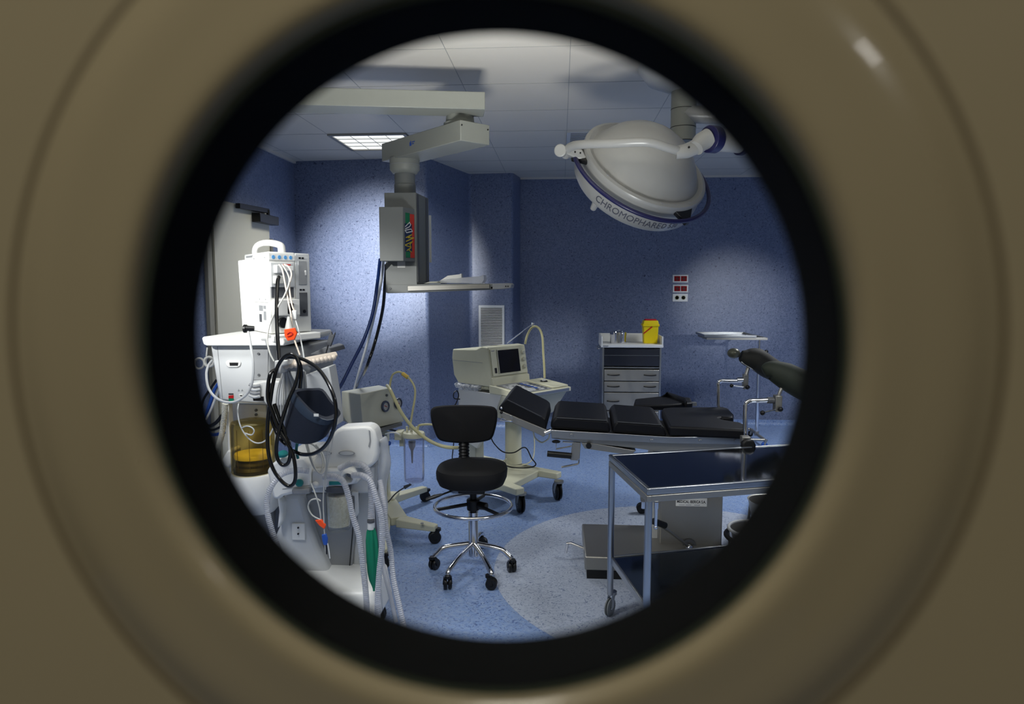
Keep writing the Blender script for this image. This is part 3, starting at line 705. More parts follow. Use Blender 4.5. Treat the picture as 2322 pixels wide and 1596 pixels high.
mb = MB(); mb.box((pX, YT+.157-rD, z1+.05), (.022, .008, .07)); mb.build('latch', STEEL, o, .001)
YS = YT+.1; sx0, sx1 = A(1458, 770, YS).x, A(1494, 770, YS).x; sxc = (sx0+sx1)/2
o = thing('sharps_bin', 'yellow sharps container with a red lid on the right of the trolley tray', 'sharps container', (sxc, YS+.07, z1))
zs = lambda py: A(1476, py, YS).z
hh = zs(739)-z1; sw = sx1-sx0
r4 = lambda z, w_, d_: [Vector((sxc+a*w_/2, YS+.07+b*d_/2, z)) for a, b in ((-1, -1), (1, -1), (1, 1), (-1, 1))]
mb = MB(); mb.loft(r4(z1, sw*.86, .12), r4(z1+hh, sw*.95, .135)); mb.build('tub', YEL, o, .008, 3)
mb = MB(); mb.loft(r4(z1+hh-.005, sw*1.05, .15), r4(z1+hh+.018, sw*1.05, .15)); mb.build('lid_rim', YEL, o, .004)
mb = MB(); mb.loft(r4(z1+hh+.014, sw*.98, .14), r4(zs(727), sw*.88, .125)); mb.build('lid', YEL, o, .006)
mb = MB(); mb.loft(r4(zs(727)-.004, sw*.72, .1), r4(zs(724), sw*.7, .09)); mb.build('cap', RED, o, .003)
a_, b_ = A(1459, 755, YS), A(1479, 740, YS)
yy = YS-.0005
mb = MB(); mb.prism([Vector((a_.x, yy, a_.z)), Vector((a_.x, yy, a_.z-.012)), Vector((b_.x+.004, yy-.003, b_.z-.006)), Vector((b_.x-.004, yy-.003, b_.z+.002))], (0, .004, 0)); mb.build('red_stripe', RED, o)

# ============================================================ MAYO STAND
YM = 6.5
t = thing('mayo_stand', 'steel overbed tray stand by the back wall, right of the drawer trolley', 'tray stand', (A(1722, 900, YM).x, YM+.2, 0))
zt_ = A(1660, 766, YM).z
x0, x1 = A(1600, 766, YM).x, A(1737, 766, YM).x
mb = MB()
F = lambda x, y, z: Vector((x, y, z))
tr0, tr1, ty0, ty1 = A(1597, 765, YM-.02).x, A(1712, 765, YM-.02).x, YM-.05, YM+.37
mb.box(((tr0+tr1)/2, (ty0+ty1)/2, zt_+.012), (tr1-tr0, ty1-ty0, .003))
for (cx, cy, sx, sy) in (((tr0+tr1)/2, ty0, tr1-tr0, .012), ((tr0+tr1)/2, ty1, tr1-tr0, .012), (tr0, (ty0+ty1)/2, .012, ty1-ty0), (tr1, (ty0+ty1)/2, .012, ty1-ty0)): mb.box((cx, cy, zt_+.02), (sx, sy, .02))
mb.build('tray', STEEL, t, .002)
mb = MB()
for y in (YM-.04, YM+.36): mb.box(((x0+x1)/2, y, zt_-.004), (x1-x0, .02, .022))
mb.box((x1-.01, YM+.16, zt_-.004), (.02, .42, .022)); mb.box((x0+.01, YM+.16, zt_-.004), (.02, .42, .022)); mb.build('tray_frame', STEELD, t, .001)
xp = A(1722, 800, YM+.16).x; zk = A(1722, 797, YM+.16).z
mb = MB(); mb.cyl((xp, YM+.16, zk), (xp, YM+.16, zt_-.01), .011); mb.build('inner_pole', CHROME, t)
mb = MB(); mb.cyl((xp, YM+.16, .08), (xp, YM+.16, zk+.01), .016); mb.build('outer_pole', CHROME, t)
mb = MB(); mb.cyl((xp, YM+.16, zk-.02), (xp, YM+.16, zk+.02), .024); mb.build('collar', BLK, t, .003)
mb = MB(); mb.cyl((xp+.02, YM+.15, zk), (xp+.045, YM+.14, zk), .006); mb.ball((xp+.055, YM+.135, zk), .02); mb.build('knob', BLK, t)
for (ax, ay) in ((.05, -.3), (.05, .22), (-.42, -.3), (-.42, .22)):
    pass
mb = MB(); mb.tube(spl([(xp, YM-.1, .075), (xp, YM+.38, .075)], 2), .014); 
for y in (YM-.1, YM+.38): mb.tube([(xp, y, .075), (xp-.45, y+.0, .075)], .012)
mb.cyl((xp, YM+.16, .06), (xp, YM+.16, .1), .022); mb.build('base', STEELD, t)
for y in (YM-.1, YM+.38):
    for x in (xp, xp-.44): caster(t, (x, y, 0), .028, .02, top=.07, fork=STEELD, m=BLUE if (x == xp and y < YM) else BLK)
# ============================================================ ULTRASOUND CART
O = Vector((-.478, 4.75, 0)); u = Vector((.66, .75, 0)).normalized(); v = Vector((-u.y, u.x, 0))
us = thing('ultrasound_cart', 'cream ultrasound machine on a wheeled column cart with a keyboard deck', 'ultrasound machine', (O.x+.05, O.y+.2, 0))
Lq = lambda a, b, z: O+u*a+v*b+Vector((0, 0, z))
zT = A(1115, 789, 4.75).z; zB = A(1115, 878, 4.75).z; W = .37; D = .42
# display housing: side profile with a sloping back, drawn in depth b and height z
prof = [(0.0, zB), (-.0, zB+.07), (.035, zT), (.10, zT+.004), (.16, zT-.02), (D, zT-.035), (D+.01, zT-.1), (D-.01, zB+.05), (D-.06, zB-.005)]
mb = MB(); mb.prism([Lq(0, b, z) for b, z in prof], u*W); dsp = mb.build('display_unit', CREAM, us, .008, 3)
mb = MB(); mb.prism([Lq(-.0015, b, z) for b, z in ((.09, zT-.11), (D-.005, zT-.115), (D-.005, zT-.118), (.09, zT-.113))], u*-.001); mb.build('seam', GREY, dsp)
# bezel plane
def bz(a, s_): # a across, s_ 0 bottom..1 top of sloping front
    return Lq(a, .035*s_-.001+.0, zB+.07+(zT-zB-.07)*s_)
def bq(a0, a1, s0, s1, m, nm, par, th=.004, off=.0):
    n_ = (-v*1.0+Vector((0, 0, .13))).normalized(); P = [bz(a0, s0), bz(a1, s0), bz(a1, s1), bz(a0, s1)]; mb = MB(); mb.prism([p+n_*off for p in P], n_*th); return mb.build(nm, m, par, .002)
bq(.012, W-.012, .02, .93, CREAM, 'bezel', dsp, .008)
scr = bq(.075, W-.085, .1, .88, SCREEN, 'screen', dsp, .004, .008)
bq(.068, .076, .08, .9, CREAMG, 'screen_edge', dsp, .006, .008)
bq(.032, .052, .12, .3, BLK, 'switch', dsp, .003, .008)
bq(.02, .05, .86, .89, GREY, 'name_strip', dsp, .002, .008)
for s_ in (.25, .5, .74):
    n_ = (-v+Vector((0, 0, .13))).normalized(); p = bz(W-.042, s_)+n_*.008; mb = MB(); mb.cyl(p, p+n_*.016, .016, .013, 18); mb.build('dial', CREAMG, dsp, .002)
# lower front step
mb = MB(); mb.prism([Lq(0.0, b, z) for b, z in ((0, zB), (0, zB+.065), (-.012, zB+.062), (-.02, zB))], u*W); mb.build('front_ledge', CREAM, us, .003)
# keyboard deck
zk0 = A(1240, 885, 4.6).z-.0
dk = MB(); dk.prism([Lq(-.005, b, z) for b, z in ((-.31, zB-.045), (-.31, zB-.015), (-.02, zB+.012), (.02, zB+.012), (.02, zB-.045))], u*(W+.13)); dko = dk.build('keyboard_deck', CREAM, us, .006, 3)
mb = MB(); mb.mbox(Lq(.02, -.3105, zB-.04), u*(W+.08), -v*.003, (0, 0, .02)); mb.build('drawer_slot', mat('slot_blue', lin(110, 120, 140), .4), dko, .001)
ktop = lambda a, b: Lq(a, b, zB-.0145+(.31+b)*.093+.001)
mb = MB(); mb.prism([ktop(.02, -.29), ktop(W-.06, -.29), ktop(W-.06, -.03), ktop(.02, -.03)], (0, 0, .003)); kb = mb.build('keyboard', GREY, dko, .001)
for i in range(9):
    for j in range(6):
        if (i+j) % 7 == 6: continue
        a0 = .035+i*.028; b0 = -.275+j*.036; mb = MB(); mb.prism([ktop(a0, b0), ktop(a0+.02, b0), ktop(a0+.02, b0+.022), ktop(a0, b0+.022)], (0, 0, .007)); mb.build('key', [BLUE, GREYD, WHITE2][(i*5+j*3) % 3] if i > 4 else WHITE2, kb, smooth=False)
mb = MB(); p = ktop(W+.03, -.1); mb.prism([ktop(W-.05, -.29), ktop(W+.115, -.29), ktop(W+.115, -.03), ktop(W-.05, -.03)], (0, 0, .012)); mb.build('control_panel', CREAM, dko, .004)
p = ktop(W+.03, -.13)+Vector((0, 0, .012)); mb = MB(); mb.lathe([(.028, 0), (.026, .006), (.012, .006)], p); mb.build('trackball_ring', BLK, dko)
mb = MB(); mb.ball(p+Vector((0, 0, .004)), .014); mb.build('trackball', WHITE2, dko)
# cart body under the deck
zc0 = zB-.045
body = MB(); body.loft([Lq(.03, -.22, zc0-.16), Lq(W+.03, -.22, zc0-.16), Lq(W+.03, .30, zc0-.2), Lq(.03, .30, zc0-.2)], [Lq(.0, -.29, zc0), Lq(W+.11, -.29, zc0), Lq(W+.11, .36, zc0), Lq(.0, .36, zc0)]); body.build('cart_body', CREAMG, us, .01)
mb = MB(); mb.prism([Lq(.0, b, z) for b, z in ((-.1, zc0), (.36, zc0), (.36, zc0-.36), (.16, zc0-.42), (.0, zc0-.2))], u*.03); mb.build('side_panel', WHITE2, us, .004)
colx = A(1164, 1000, 4.95); cxy = Vector((colx.x, 4.95, 0))
mb = MB(); mb.lathe([(S(19, 4.95)+.004, .2), (S(19, 4.95), .25), (S(19, 4.95), zc0-.1)], cxy); mb.build('column', CREAM, us)
c2 = A(1078, 1000, 5.1); mb = MB(); mb.box((c2.x, 5.1, .45), (.085, .1, .56), u); mb.build('rear_column', CREAMG, us, .006)
# base: platform with splayed legs
zbs = .185
PA = lambda px, py: Zp(px, py, zbs)
mb = MB(); mb.prism([PA(1110, 1095), PA(1165, 1095), PA(1228, 1063), PA(1190, 1050), PA(1100, 1056), PA(1075, 1075)], (0, 0, -.05)); mb.build('base_plate', CREAM, us, .006)
def leg(a, b, w0, w1, h0=.055, h1=.045):
    a = Vector(a); b = Vector(b); d = (b-a).normalized(); n_ = Vector((-d.y, d.x, 0)); z = Vector((0, 0, 1)); mb = MB()
    mb.loft([a-n_*w0, a+n_*w0, a+n_*w0-z*h0, a-n_*w0-z*h0], [b-n_*w1, b+n_*w1, b+n_*w1-z*h1, b-n_*w1-z*h1]); mb.build('base_leg', CREAM, us, .008, 3)
leg(PA(1150, 1050), Zp(1268, 1071, zbs), .05, .035); leg(PA(1085, 1072), Zp(1180, 1107, zbs-.0), .05, .035)
pr = PA(1150, 1050); pl_ = PA(1085, 1072)
leg(pr, pr+v*.33+u*.0, .05, .035); leg(pl_, pl_+v*.33, .05, .035)
for p in (FL(1264, 1132), FL(1180, 1161), pr+v*.3, pl_+v*.3):
    caster(us, (p.x, p.y, 0), .062, .045, u=(.3, -1), fork=STEELD, top=.135)
# gas spring hose hoop and thin support rod
mb = MB(); mb.tube(curve([(1191, 780, 5.1), (1195, 762, 5.1), (1204, 745, 5.1), (1214, 740, 5.08), (1224, 747, 5.05), (1230, 765, 5.0), (1232, 800, 4.95), (1234, 830, 4.9), (1235, 857, 4.88)], 6), .0085, 10); mb.build('cable_hoop', TUBEY, us)
mb = MB(); mb.tube([A(1150, 778, 5.15), A(1207, 735, 5.1)], .004, 8); mb.ball(A(1208, 735, 5.1), .013); mb.build('cable_rod', CHROME, us)
# probe cable along the side, wrapped in film then coiled
mb = MB(); cu = [A(1035+i*1.55, 873+3.2*math.sin(i*.07)+i*.11, 4.98-.004*i) for i in range(36)]
mb.tube([p+Vector((0, 0, .006*math.sin(i*1.9))) for i, p in enumerate(cu)], lambda q: .019+.004*math.sin(q*55), 12); mb.build('film_wrap', POLY, us)
mb = MB(); pts = []
for i in range(150):
    b = A(1090+i*.27, 878+i*.028, 4.86-.0009*i); a = i*math.pi*2/9; pts.append(b+Vector((0, math.cos(a)*.011, math.sin(a)*.011)))
mb.tube(pts, .004, 6); mb.build('coiled_cable', CREAM, us)
mb = MB(); mb.tube(curve([(1043, 905, 4.95), (1030, 903, 4.93), (1029, 892, 4.93), (1036, 886, 4.95), (1040, 897, 4.95), (1034, 915, 4.95), (1031, 925, 4.95), (1029, 1000, 4.95), (1026, 1044, 4.95), (1040, 1062, 5.0)], 6), .004, 8); mb.build('hanging_cable', BLK, us)
mb = MB(); mb.tube([Zp(1116, 990, .35)]+[A(*p) for p in ((1118, 1000, 4.85), (1122, 1020, 4.8), (1132, 1040, 4.75))], .0045, 8); 
mb = MB(); mb.tube(curve([(1112, 988, 4.9), (1120, 1005, 4.85), (1140, 1024, 4.8), (1165, 1026, 4.72), (1185, 1015, 4.7), (1195, 1018, 4.7), (1205, 1038, 4.7), (1215, 1053, 4.7), (1200, 1060, 4.7), (1165, 1060, 4.7), (1150, 1057, 4.75)], 6), .0045, 8); mb.build('power_cord', BLK, us)
mb = MB(); mb.tube(curve([(1148, 1040, 4.84), (1142, 1048, 4.84), (1160, 1056, 4.82), (1190, 1053, 4.8), (1208, 1040, 4.8), (1212, 1010, 4.85), (1210, 980, 4.9), (1208, 965, 4.9)], 6), .0045, 8); mb.build('cream_cord', CREAM, us)
mb = MB(); mb.tube(curve([(1230, 978, 4.0), (1222, 992, 4.2), (1228, 1003, 4.3), (1240, 996, 4.1), (1247, 985, 4.0)], 6), .004, 8)
# ============================================================ OPERATING TABLE
ot = thing('operating_table', 'black padded operating table with steel side rails and a boxed steel base', 'operating table', (A(1500, 1000, 3.75).x, 3.75, 0))
tn = Vector((math.sin(math.radians(2)), math.cos(math.radians(2)), 0)); TP = A(1250, 960, 3.45); TW = tn*.5
N = lambda px, py, off=0: PL(px, py, TP+tn*off, tn)
# cushions: lower (wide) outline and upper (inset) outline of the side view, both with full table width
def cushion(prof, name='cushion', m=None, tw=None, inset=.0, off=0):
    mb = MB(); mb.prism([N(x, y, off) for x, y in prof], (tw or TW)-tn*off*0); return mb.build(name, m or BLKV, ot, .014, 3)
cushion([(1131, 930), (1131, 923), (1146, 907), (1150, 905), (1228, 944), (1236, 951), (1239, 973), (1234, 975)], 'head_cushion')
cushion([(1248, 972), (1249, 958), (1258, 947), (1264, 945), (1374, 952), (1381, 958), (1384, 975), (1382, 982)], 'back_cushion')
cushion([(1388, 981), (1389, 968), (1396, 957), (1402, 955), (1498, 962), (1506, 970), (1511, 984), (1511, 991)], 'lumbar_cushion')
# seat cushion with a perineal cut-out: plan outline at its top height
zs_ = A(1600, 968, 3.4).z
U = lambda px, py: Zp(px, py, zs_)
seat = [U(1517, 966), U(1512, 955), U(1500, 930), U(1503, 925), U(1520, 923), U(1640, 922), U(1652, 925), U(1664, 938), U(1663, 946), U(1650, 946), U(1636, 944), U(1630, 947), U(1640, 951), U(1680, 957), U(1697, 966), U(1696, 974)]
mb = MB(); mb.prism(seat, (0, 0, -.05)); mb.build('seat_cushion', BLKV, ot, .012, 3)
# stitched piping along the top edges
for a, b in (((1150, 906), (1228, 945)), ((1262, 947), (1376, 953.5)), ((1400, 956.5), (1500, 963.5))):
    mb = MB(); mb.tube([N(*a)-tn*.0+Vector((0, 0, .0)), N(*b)], .0035, 8); mb.build('piping', mat('piping_grey', lin(58, 60, 64), .35) if 'piping_grey' not in MATS else MATS['piping_grey'], ot)
# steel frames and side rails
def rail(prof, name, m=STEELD, d=.02, off=-.012, bev=.002):
    mb = MB(); mb.prism([N(x, y, off) for x, y in prof], tn*d); return mb.build(name, m, ot, bev)
rail([(1134, 931), (1240, 975), (1240, 984), (1232, 991), (1224, 986), (1136, 947)], 'head_frame', d=.035)
rail([(1249, 975), (1392, 983), (1520, 991), (1686, 990), (1684, 1008), (1520, 1006), (1251, 993)], 'side_rail', STEEL, .012, -.03)
rail([(1249, 976), (1520, 992), (1684, 992), (1682, 1026), (1545, 1031), (1440, 1016), (1330, 1004), (1251, 994)], 'table_frame', STEELD, .44)
rail([(1318, 1004), (1350, 1006), (1442, 1022), (1430, 1032), (1326, 1017)], 'hinged_flap', STEELD, .3)
for x, y in ((1160, 945), (1296, 987), (1478, 999), (1588, 1000), (1668, 999)):
    mb = MB(); p = N(x, y, -.03); mb.cyl(p, p-tn*.008, .009, seg=14); mb.build('rail_bolt', STEEL, ot, .001)
mb = MB(); p = N(1335, 1010, -.02); mb.cyl(p, p-tn*.012, .014, seg=16); mb.build('flap_knob', BLK, ot)
for x, y in ((1137, 925), (1137, 935)):
    mb = MB(); mb.ball(N(x, y, -.01), .008); mb.build('release_ball', CHROME if y < 930 else BLK, ot)
mb = MB(); mb.tube([N(1139, 944, -.012), N(1134, 953, -.012), N(1162, 955, -.012)], .004, 8); mb.build('release_lever', CHROME, ot)
# hinge between head and back
mb = MB(); mb.tube([N(1236, 982, -.01), N(1250, 976, -.01)], .012, 10); mb.build('hinge', CHROME, ot)
# crank under the left end
mb = MB(); mb.prism([N(x, y, -.01) for x, y in ((1298, 1002), (1317, 1004), (1314, 1045), (1293, 1043))], tn*.02); mb.build('crank_plate', STEELD, ot, .002)
mb = MB(); mb.tube([N(1296, 1034, -.02), N(1290, 1033, -.02), N(1246, 1029, -.02), N(1241, 1028.5, -.02)], .0155, 14); mb.build('crank_handle', BLK, ot)
mb = MB(); p = N(1261, 1001, -.02); mb.lathe([(.004, -.008), (.02, -.004), (.022, .002), (.012, .007), (0, .008)], p); mb.build('crank_knob', BLK, ot)
mb = MB(); mb.tube([N(1261, 1004, -.02), N(1261, 1018, -.02), N(1297, 1011, -.015)], .0035, 8); mb.build('crank_rod', CHROME, ot)
mb = MB(); mb.tube([N(1276, 1002, -.02), N(1300, 1003, -.015)], .005, 8); mb.build('pin', CHROME, ot)
mb = MB(); mb.tube([N(1312, 1040, -.01), N(1312, 1050, -.01), N(1309, 1052, -.01), N(1273, 1059, -.03)], .0045, 8); mb.build('lower_lever', CHROME, ot)
mb = MB(); mb.tube(curve([(1209, 975, 3.5), (1213, 992, 3.55), (1228, 1003, 3.6), (1243, 995, 3.55), (1246, 985, 3.5)], 5), .004, 8); mb.build('earth_cable', CREAM, ot)
# black strap across the join
mb = MB(); mb.prism([N(1548, 905, .36), N(1570, 912, .36), N(1568, 921, .36), N(1546, 915, .36)], tn*.02)
# column
zb1 = A(1560, 1247, 3.62).z
ca, cb = A(1497, 1150, 3.62), A(1639, 1150, 3.62)
mb = MB(); mb.box(((ca.x+cb.x)/2, 3.62+.17, (zb1+.66)/2), (cb.x-ca.x, .34, .66-zb1)); col = mb.build('column', STEELD, ot, .006)
cl0 = A(1481, 1150, 3.7)
mb = MB(); mb.box(((cl0.x+ca.x)/2, 3.83, (zb1+.55)/2), (ca.x-cl0.x+.004, .26, .55-zb1)); mb.build('column_sleeve', WHITE2, ot, .003)
# maker's label on the column
LP = A(1568, 1139, 3.615)
mb = MB(); lw = S(35, 3.62)*2; mb.box((LP.x, 3.6185, LP.z), (lw, .002, S(19, 3.62))); lb = mb.build('label_plate', LABELW, col)
text_mesh('MEDICAL IBERICA S.A.', S(9.2, 3.62)*.98, 'lettering', INK, lb, lambda x, y, z: Vector((LP.x+x*.74, 3.6172-z, LP.z+.002+y)), bold=.0004)
text_mesh('TEL. 915 61 .. MADRID  SERVICIO TECNICO' if False else '', .01, 'lettering', INK, lb, lambda x, y, z: Vector((0, 0, 0))) if False else None
for a, b in ((-.07, .03), (-.035, .07), (.01, .09)):
    mb = MB(); mb.box((LP.x+a+.02, 3.6172, LP.z-.015), (.03, .0006, .0028)); mb.build('small_print', GREY, lb)
# base cover
bz1, bz0 = .122, .05
ba = Zp(1324, 1187, bz1); bb = Zp(1326, 1262, bz1)
mb = MB(); mb.mbox(Vector((bb.x, bb.y, bz0)), (.74, 0, 0), (0, ba.y-bb.y, 0), (0, 0, bz1-bz0)); mb.build('base_cover', STEELD, ot, .008, 3)
mb = MB(); mb.mbox(Vector((bb.x+.012, bb.y+.012, .0015)), (.716, 0, 0), (0, ba.y-bb.y-.024, 0), (0, 0, bz0-.0015)); mb.build('base_skirt', BLK, ot)
mb = MB(); mb.tube([Zp(1330, 1246, .09), Zp(1322, 1243, .095), Zp(1294, 1231, .12), Zp(1287, 1232, .118), Zp(1283, 1252, .06)], .0085, 10); mb.build('brake_pedal', CHROME, ot)
# oblique pump lever on the near face of the column
mb = MB(); mb.tube([A(1487, 1183, 3.40), A(1520, 1206, 3.48), A(1562, 1240, 3.58)], .0085, 10); mb.build('pump_lever', STEELD, ot)
mb = MB(); mb.tube([A(1480, 1181, 3.38), A(1510, 1192, 3.41)], .0165, 12); mb.build('lever_grip', BLK, ot, .004)
mb = MB(); mb.ball(A(1563, 1243, 3.58), .022); mb.build('lever_joint', CHROME, ot)
mb = MB(); p = A(1563, 1237, 3.612); mb.lathe([(.022, 0), (.036, -.002), (.036, -.008), (.022, -.008)], p, (0, 1, 0), closed=True); mb.build('lever_ring', GREYD, ot)
# arm board on the far side with its strap
ab = thing('arm_board', 'black padded arm board with a strap, on the far side of the operating table', 'arm board', A(1503, 920, 4.25))
mb = MB(); za_ = A(1500, 906, 4.2).z
mb.prism([Zp(1436, 918, za_), Zp(1440, 904, za_), Zp(1508, 897, za_), Zp(1566, 901, za_), Zp(1571, 913, za_), Zp(1520, 917, za_)], (0, 0, -.035)); mb.build('pad', BLKV, ab, .01, 3)
mb = MB(); mb.tube([Zp(x, y, za_+.006) for x, y in ((1503, 898), (1512, 896), (1530, 902), (1552, 910), (1556, 917))], .022, 8, flat=.2); mb.build('strap', BLK, ab)
mb = MB(); mb.mbox(Zp(1470, 912, za_-.036), (.3, 0, 0), (0, .04, 0), (0, 0, -.02)); mb.build('bracket', STEELD, ab)
mb = MB(); p = Zp(1500, 914, za_-.05); mb.box((p.x, (p.y+3.9)/2, p.z-.005), (.03, p.y-3.85, .015)); mb.build('mounting_bar', STEEL, ab)

# ============================================================ LEG HOLDERS
def boot(t, pts, radii, m, name='leg_rest'):
    """trough-shaped leg support pad swept along a path"""
    P = spl(pts, 8); n = len(P)
    def rf(q):
        k = q*(len(radii)-1); i = min(int(k), len(radii)-2); f = k-i; return radii[i]*(1-f)+radii[i+1]*f
    mb = MB(); mb.tube(P, rf, 20, flat=.85); return mb.build(name, m, t)
BOOT = mat('dark_boot_shell', lin(34, 34, 29), .7, bump=.2, scale=40)
SILK = mat('silver_knob', lin(96, 96, 82), .35, .3)
h1 = thing('leg_holder', 'far leg holder with a dark knee pad ending in a silver knob', 'leg holder', A(1631, 960, 3.98), 'leg holders on the operating table')
Yh = 3.98
mb = MB(); mb.tube(curve([(1630, 985, Yh), (1630, 925, Yh), (1630, 880, Yh), (1630, 868, Yh), (1636, 863, Yh), (1650, 863, Yh), (1672, 863, Yh), (1686, 861, Yh)], 6), .0115, 14); mb.build('rod', CHROME, h1)
mb = MB(); mb.cyl(A(1671, 861.5, Yh), A(1686, 861.5, Yh), .016); mb.build('sleeve', CHROME, h1, .001)
mb = MB(); mb.box(A(1690, 865, Yh), (.027, .04, .085)); mb.build('clamp', STEELD, h1, .003)
mb = MB(); mb.tube([A(1659, 874, Yh-.03), A(1686, 877, Yh-.03)], .0045, 8); mb.build('clamp_lever', CHROME, h1)
for x, y, r in ((1659, 874.5, .011), (1695, 878, .013)):
    mb = MB(); mb.ball(A(x, y, Yh-.035), r); mb.build('ball_knob', BLK, h1)
mb = MB(); mb.tube([A(1692, 850, Yh), A(1696, 835, Yh+.01), A(1699, 829, Yh+.02)], .011, 12); mb.build('stem', STEELD, h1)
boot(h1, [A(x, y, Yh+.02) for x, y in ((1680, 805), (1692, 810), (1716, 815), (1742, 832), (1775, 850))], [.03, .05, .07, .07, .06], BOOT)
mb = MB(); mb.ball(A(1664, 801, Yh+.01), .037, rz=.03); mb.build('end_knob', SILK, h1)
mb = MB(); mb.tube([A(1682, 818, Yh+.0), A(1700, 830, Yh), A(1722, 843, Yh)], .012, 8, flat=.4); mb.build('shell_edge', WHITE2, h1)
h2 = thing('leg_holder', 'near leg holder with an olive-black boot reaching the right edge of the porthole', 'leg holder', A(1690, 990, 3.34), 'leg holders on the operating table')
Yn = 3.36
mb = MB(); mb.tube(curve([(1691, 1005, Yn), (1690, 960, Yn), (1691, 926, Yn), (1692, 915, Yn), (1700, 909, Yn), (1715, 908, Yn), (1740, 907, Yn), (1760, 907, Yn)], 6), .0115, 14); mb.build('rod', CHROME, h2)
mb = MB(); mb.cyl(A(1740, 907.5, Yn), A(1757, 907.5, Yn), .0155); mb.build('sleeve', GREYD, h2, .001)
mb = MB(); mb.box(A(1763, 914, Yn), (.032, .045, .078)); mb.build('clamp', STEELD, h2, .003)
mb = MB(); mb.tube([A(1730, 936, Yn-.03), A(1758, 929, Yn-.03)], .0045, 8); mb.build('clamp_lever', CHROME, h2)
for x, y, r in ((1729, 936, .012), (1770, 928, .012)):
    mb = MB(); mb.ball(A(x, y, Yn-.035), r); mb.build('ball_knob', BLK, h2)
mb = MB(); mb.tube([A(1766, 897, Yn), A(1771, 883, Yn), A(1775, 876, Yn+.01)], .009, 12); mb.build('stem', STEELD, h2)
BOOT2 = mat('olive_boot_shell', lin(36, 42, 31), .7, bump=.2, scale=40)
boot(h2, [A(x, y, Yn+.03) for x, y in ((1732, 845), (1748, 840), (1780, 852), (1815, 870), (1860, 893), (1905, 915))], [.026, .05, .07, .076, .076, .07], BOOT2, 'boot')
mb = MB(); mb.tube([A(1768, 869, Yn+.0), A(1785, 882, Yn), A(1798, 889, Yn)], .008, 8); mb.build('shell_edge', WHITE2, h2)
# accessory rod with star knob on the near rail
h3 = thing('rail_accessory', 'bent steel rod with a large black knob clamped on the near table rail', 'table accessory', A(1694, 1010, 3.3))
Y3 = 3.30
p = A(1694, 1008, Y3-.02); mb = MB(); mb.lathe([(.030, 0), (.034, -.008), (.034, -.03), (.026, -.036), (0, -.036)], p, (0, 1, 0), 10); mb.build('knob', BLK, h3, .003)
mb = MB(); mb.box(A(1690, 998, Y3+.0), (.04, .05, .04)); mb.build('clamp', STEELD, h3, .003)
mb = MB(); mb.tube(curve([(1685, 990, Y3), (1685, 1025, Y3), (1685, 1052, Y3-.0), (1688, 1063, Y3-.01), (1698, 1069, Y3-.02), (1722, 1072, Y3-.04), (1752, 1076, Y3-.06)], 6), .0095, 12); mb.build('rod', CHROME, h3)
mb = MB(); mb.box(A(1754, 1072, Y3-.06), (.08, .03, .03)); mb.build('socket', STEELD, h3, .003)
mb = MB(); mb.tube([A(1730, 1049, Y3), A(1760, 1049, Y3)], .009, 10); mb.build('side_pin', CHROME, h3)

# ============================================================ STOOL
c = FL(1074, 1283)
sx_, sy_ = c.x, c.y
so = thing('stool', 'black upholstered swivel stool with a backrest and chrome foot ring, centre of the room', 'stool', (sx_, sy_, 0))
Zs = lambda py, dy=0: A(1072, py, sy_+dy).z
Zr = lambda py, dy=0: A(1072, py, sy_+dy).z
zbase = .105
tips = [FL(985, 1290), FL(1160, 1296), FL(1005, 1343), FL(1121, 1344)]
ctr = Vector((sx_, sy_, 0))
tips.append(ctr+Vector((.02, .265, 0)))
for i, p in enumerate(tips):
    p = Vector((p.x, p.y, 0)); d = (p-ctr); L_ = d.length; d.normalize(); p = ctr+d*min(.30, L_)
    mb = MB(); path = spl([ctr+Vector((0, 0, zbase+.02))+d*.02, ctr+d*.15+Vector((0, 0, zbase+.01)), p-d*.02+Vector((0, 0, .088)), p+Vector((0, 0, .07))], 6)
    mb.tube(path, .0145, 12, flat=.85); mb.build('base_leg', CHROME, so)
    caster(so, (p.x, p.y, 0), .029, .042, u=(random.uniform(-1, 1), random.uniform(-1, 1)), top=.066)
mb = MB(); mb.lathe([(.03, .06), (.03, .13), (.026, .14), (.026, Zs(1160))], ctr, seg=28); mb.build('column', CHROME, so)
mb = MB(); mb.lathe([(.018, Zs(1165)), (.018, Zs(1095))], ctr); mb.build('gas_spring', BLK, so)
zri = Zs(1147)
mb = MB(); mb.lathe([(.034, zri-.02), (.036, zri+.035), (.03, zri+.04)], ctr); mb.build('ring_clamp', BLK, so, .003)
mb = MB(); mb.cyl(ctr+Vector((.03, -.01, zri+.008)), ctr+Vector((.075, -.03, zri+.008)), .022, .02, 12); mb.build('clamp_knob', BLK, so, .003)
RF = S(90, sy_)
mb = MB(); mb.tube([ctr+Vector((RF*math.cos(a*math.pi/36), RF*math.sin(a*math.pi/36), zri)) for a in range(72)], .0095, 12, closed=True); mb.build('foot_ring', CHROME, so)
for a in (200, 320, 80):
    d = Vector((math.cos(math.radians(a)), math.sin(math.radians(a)), 0)); mb = MB(); mb.tube([ctr+d*.03+Vector((0, 0, zri+.012)), ctr+d*(RF-.002)+Vector((0, 0, zri-.003))], .0095, 8); mb.build('ring_spoke', BLK, so)
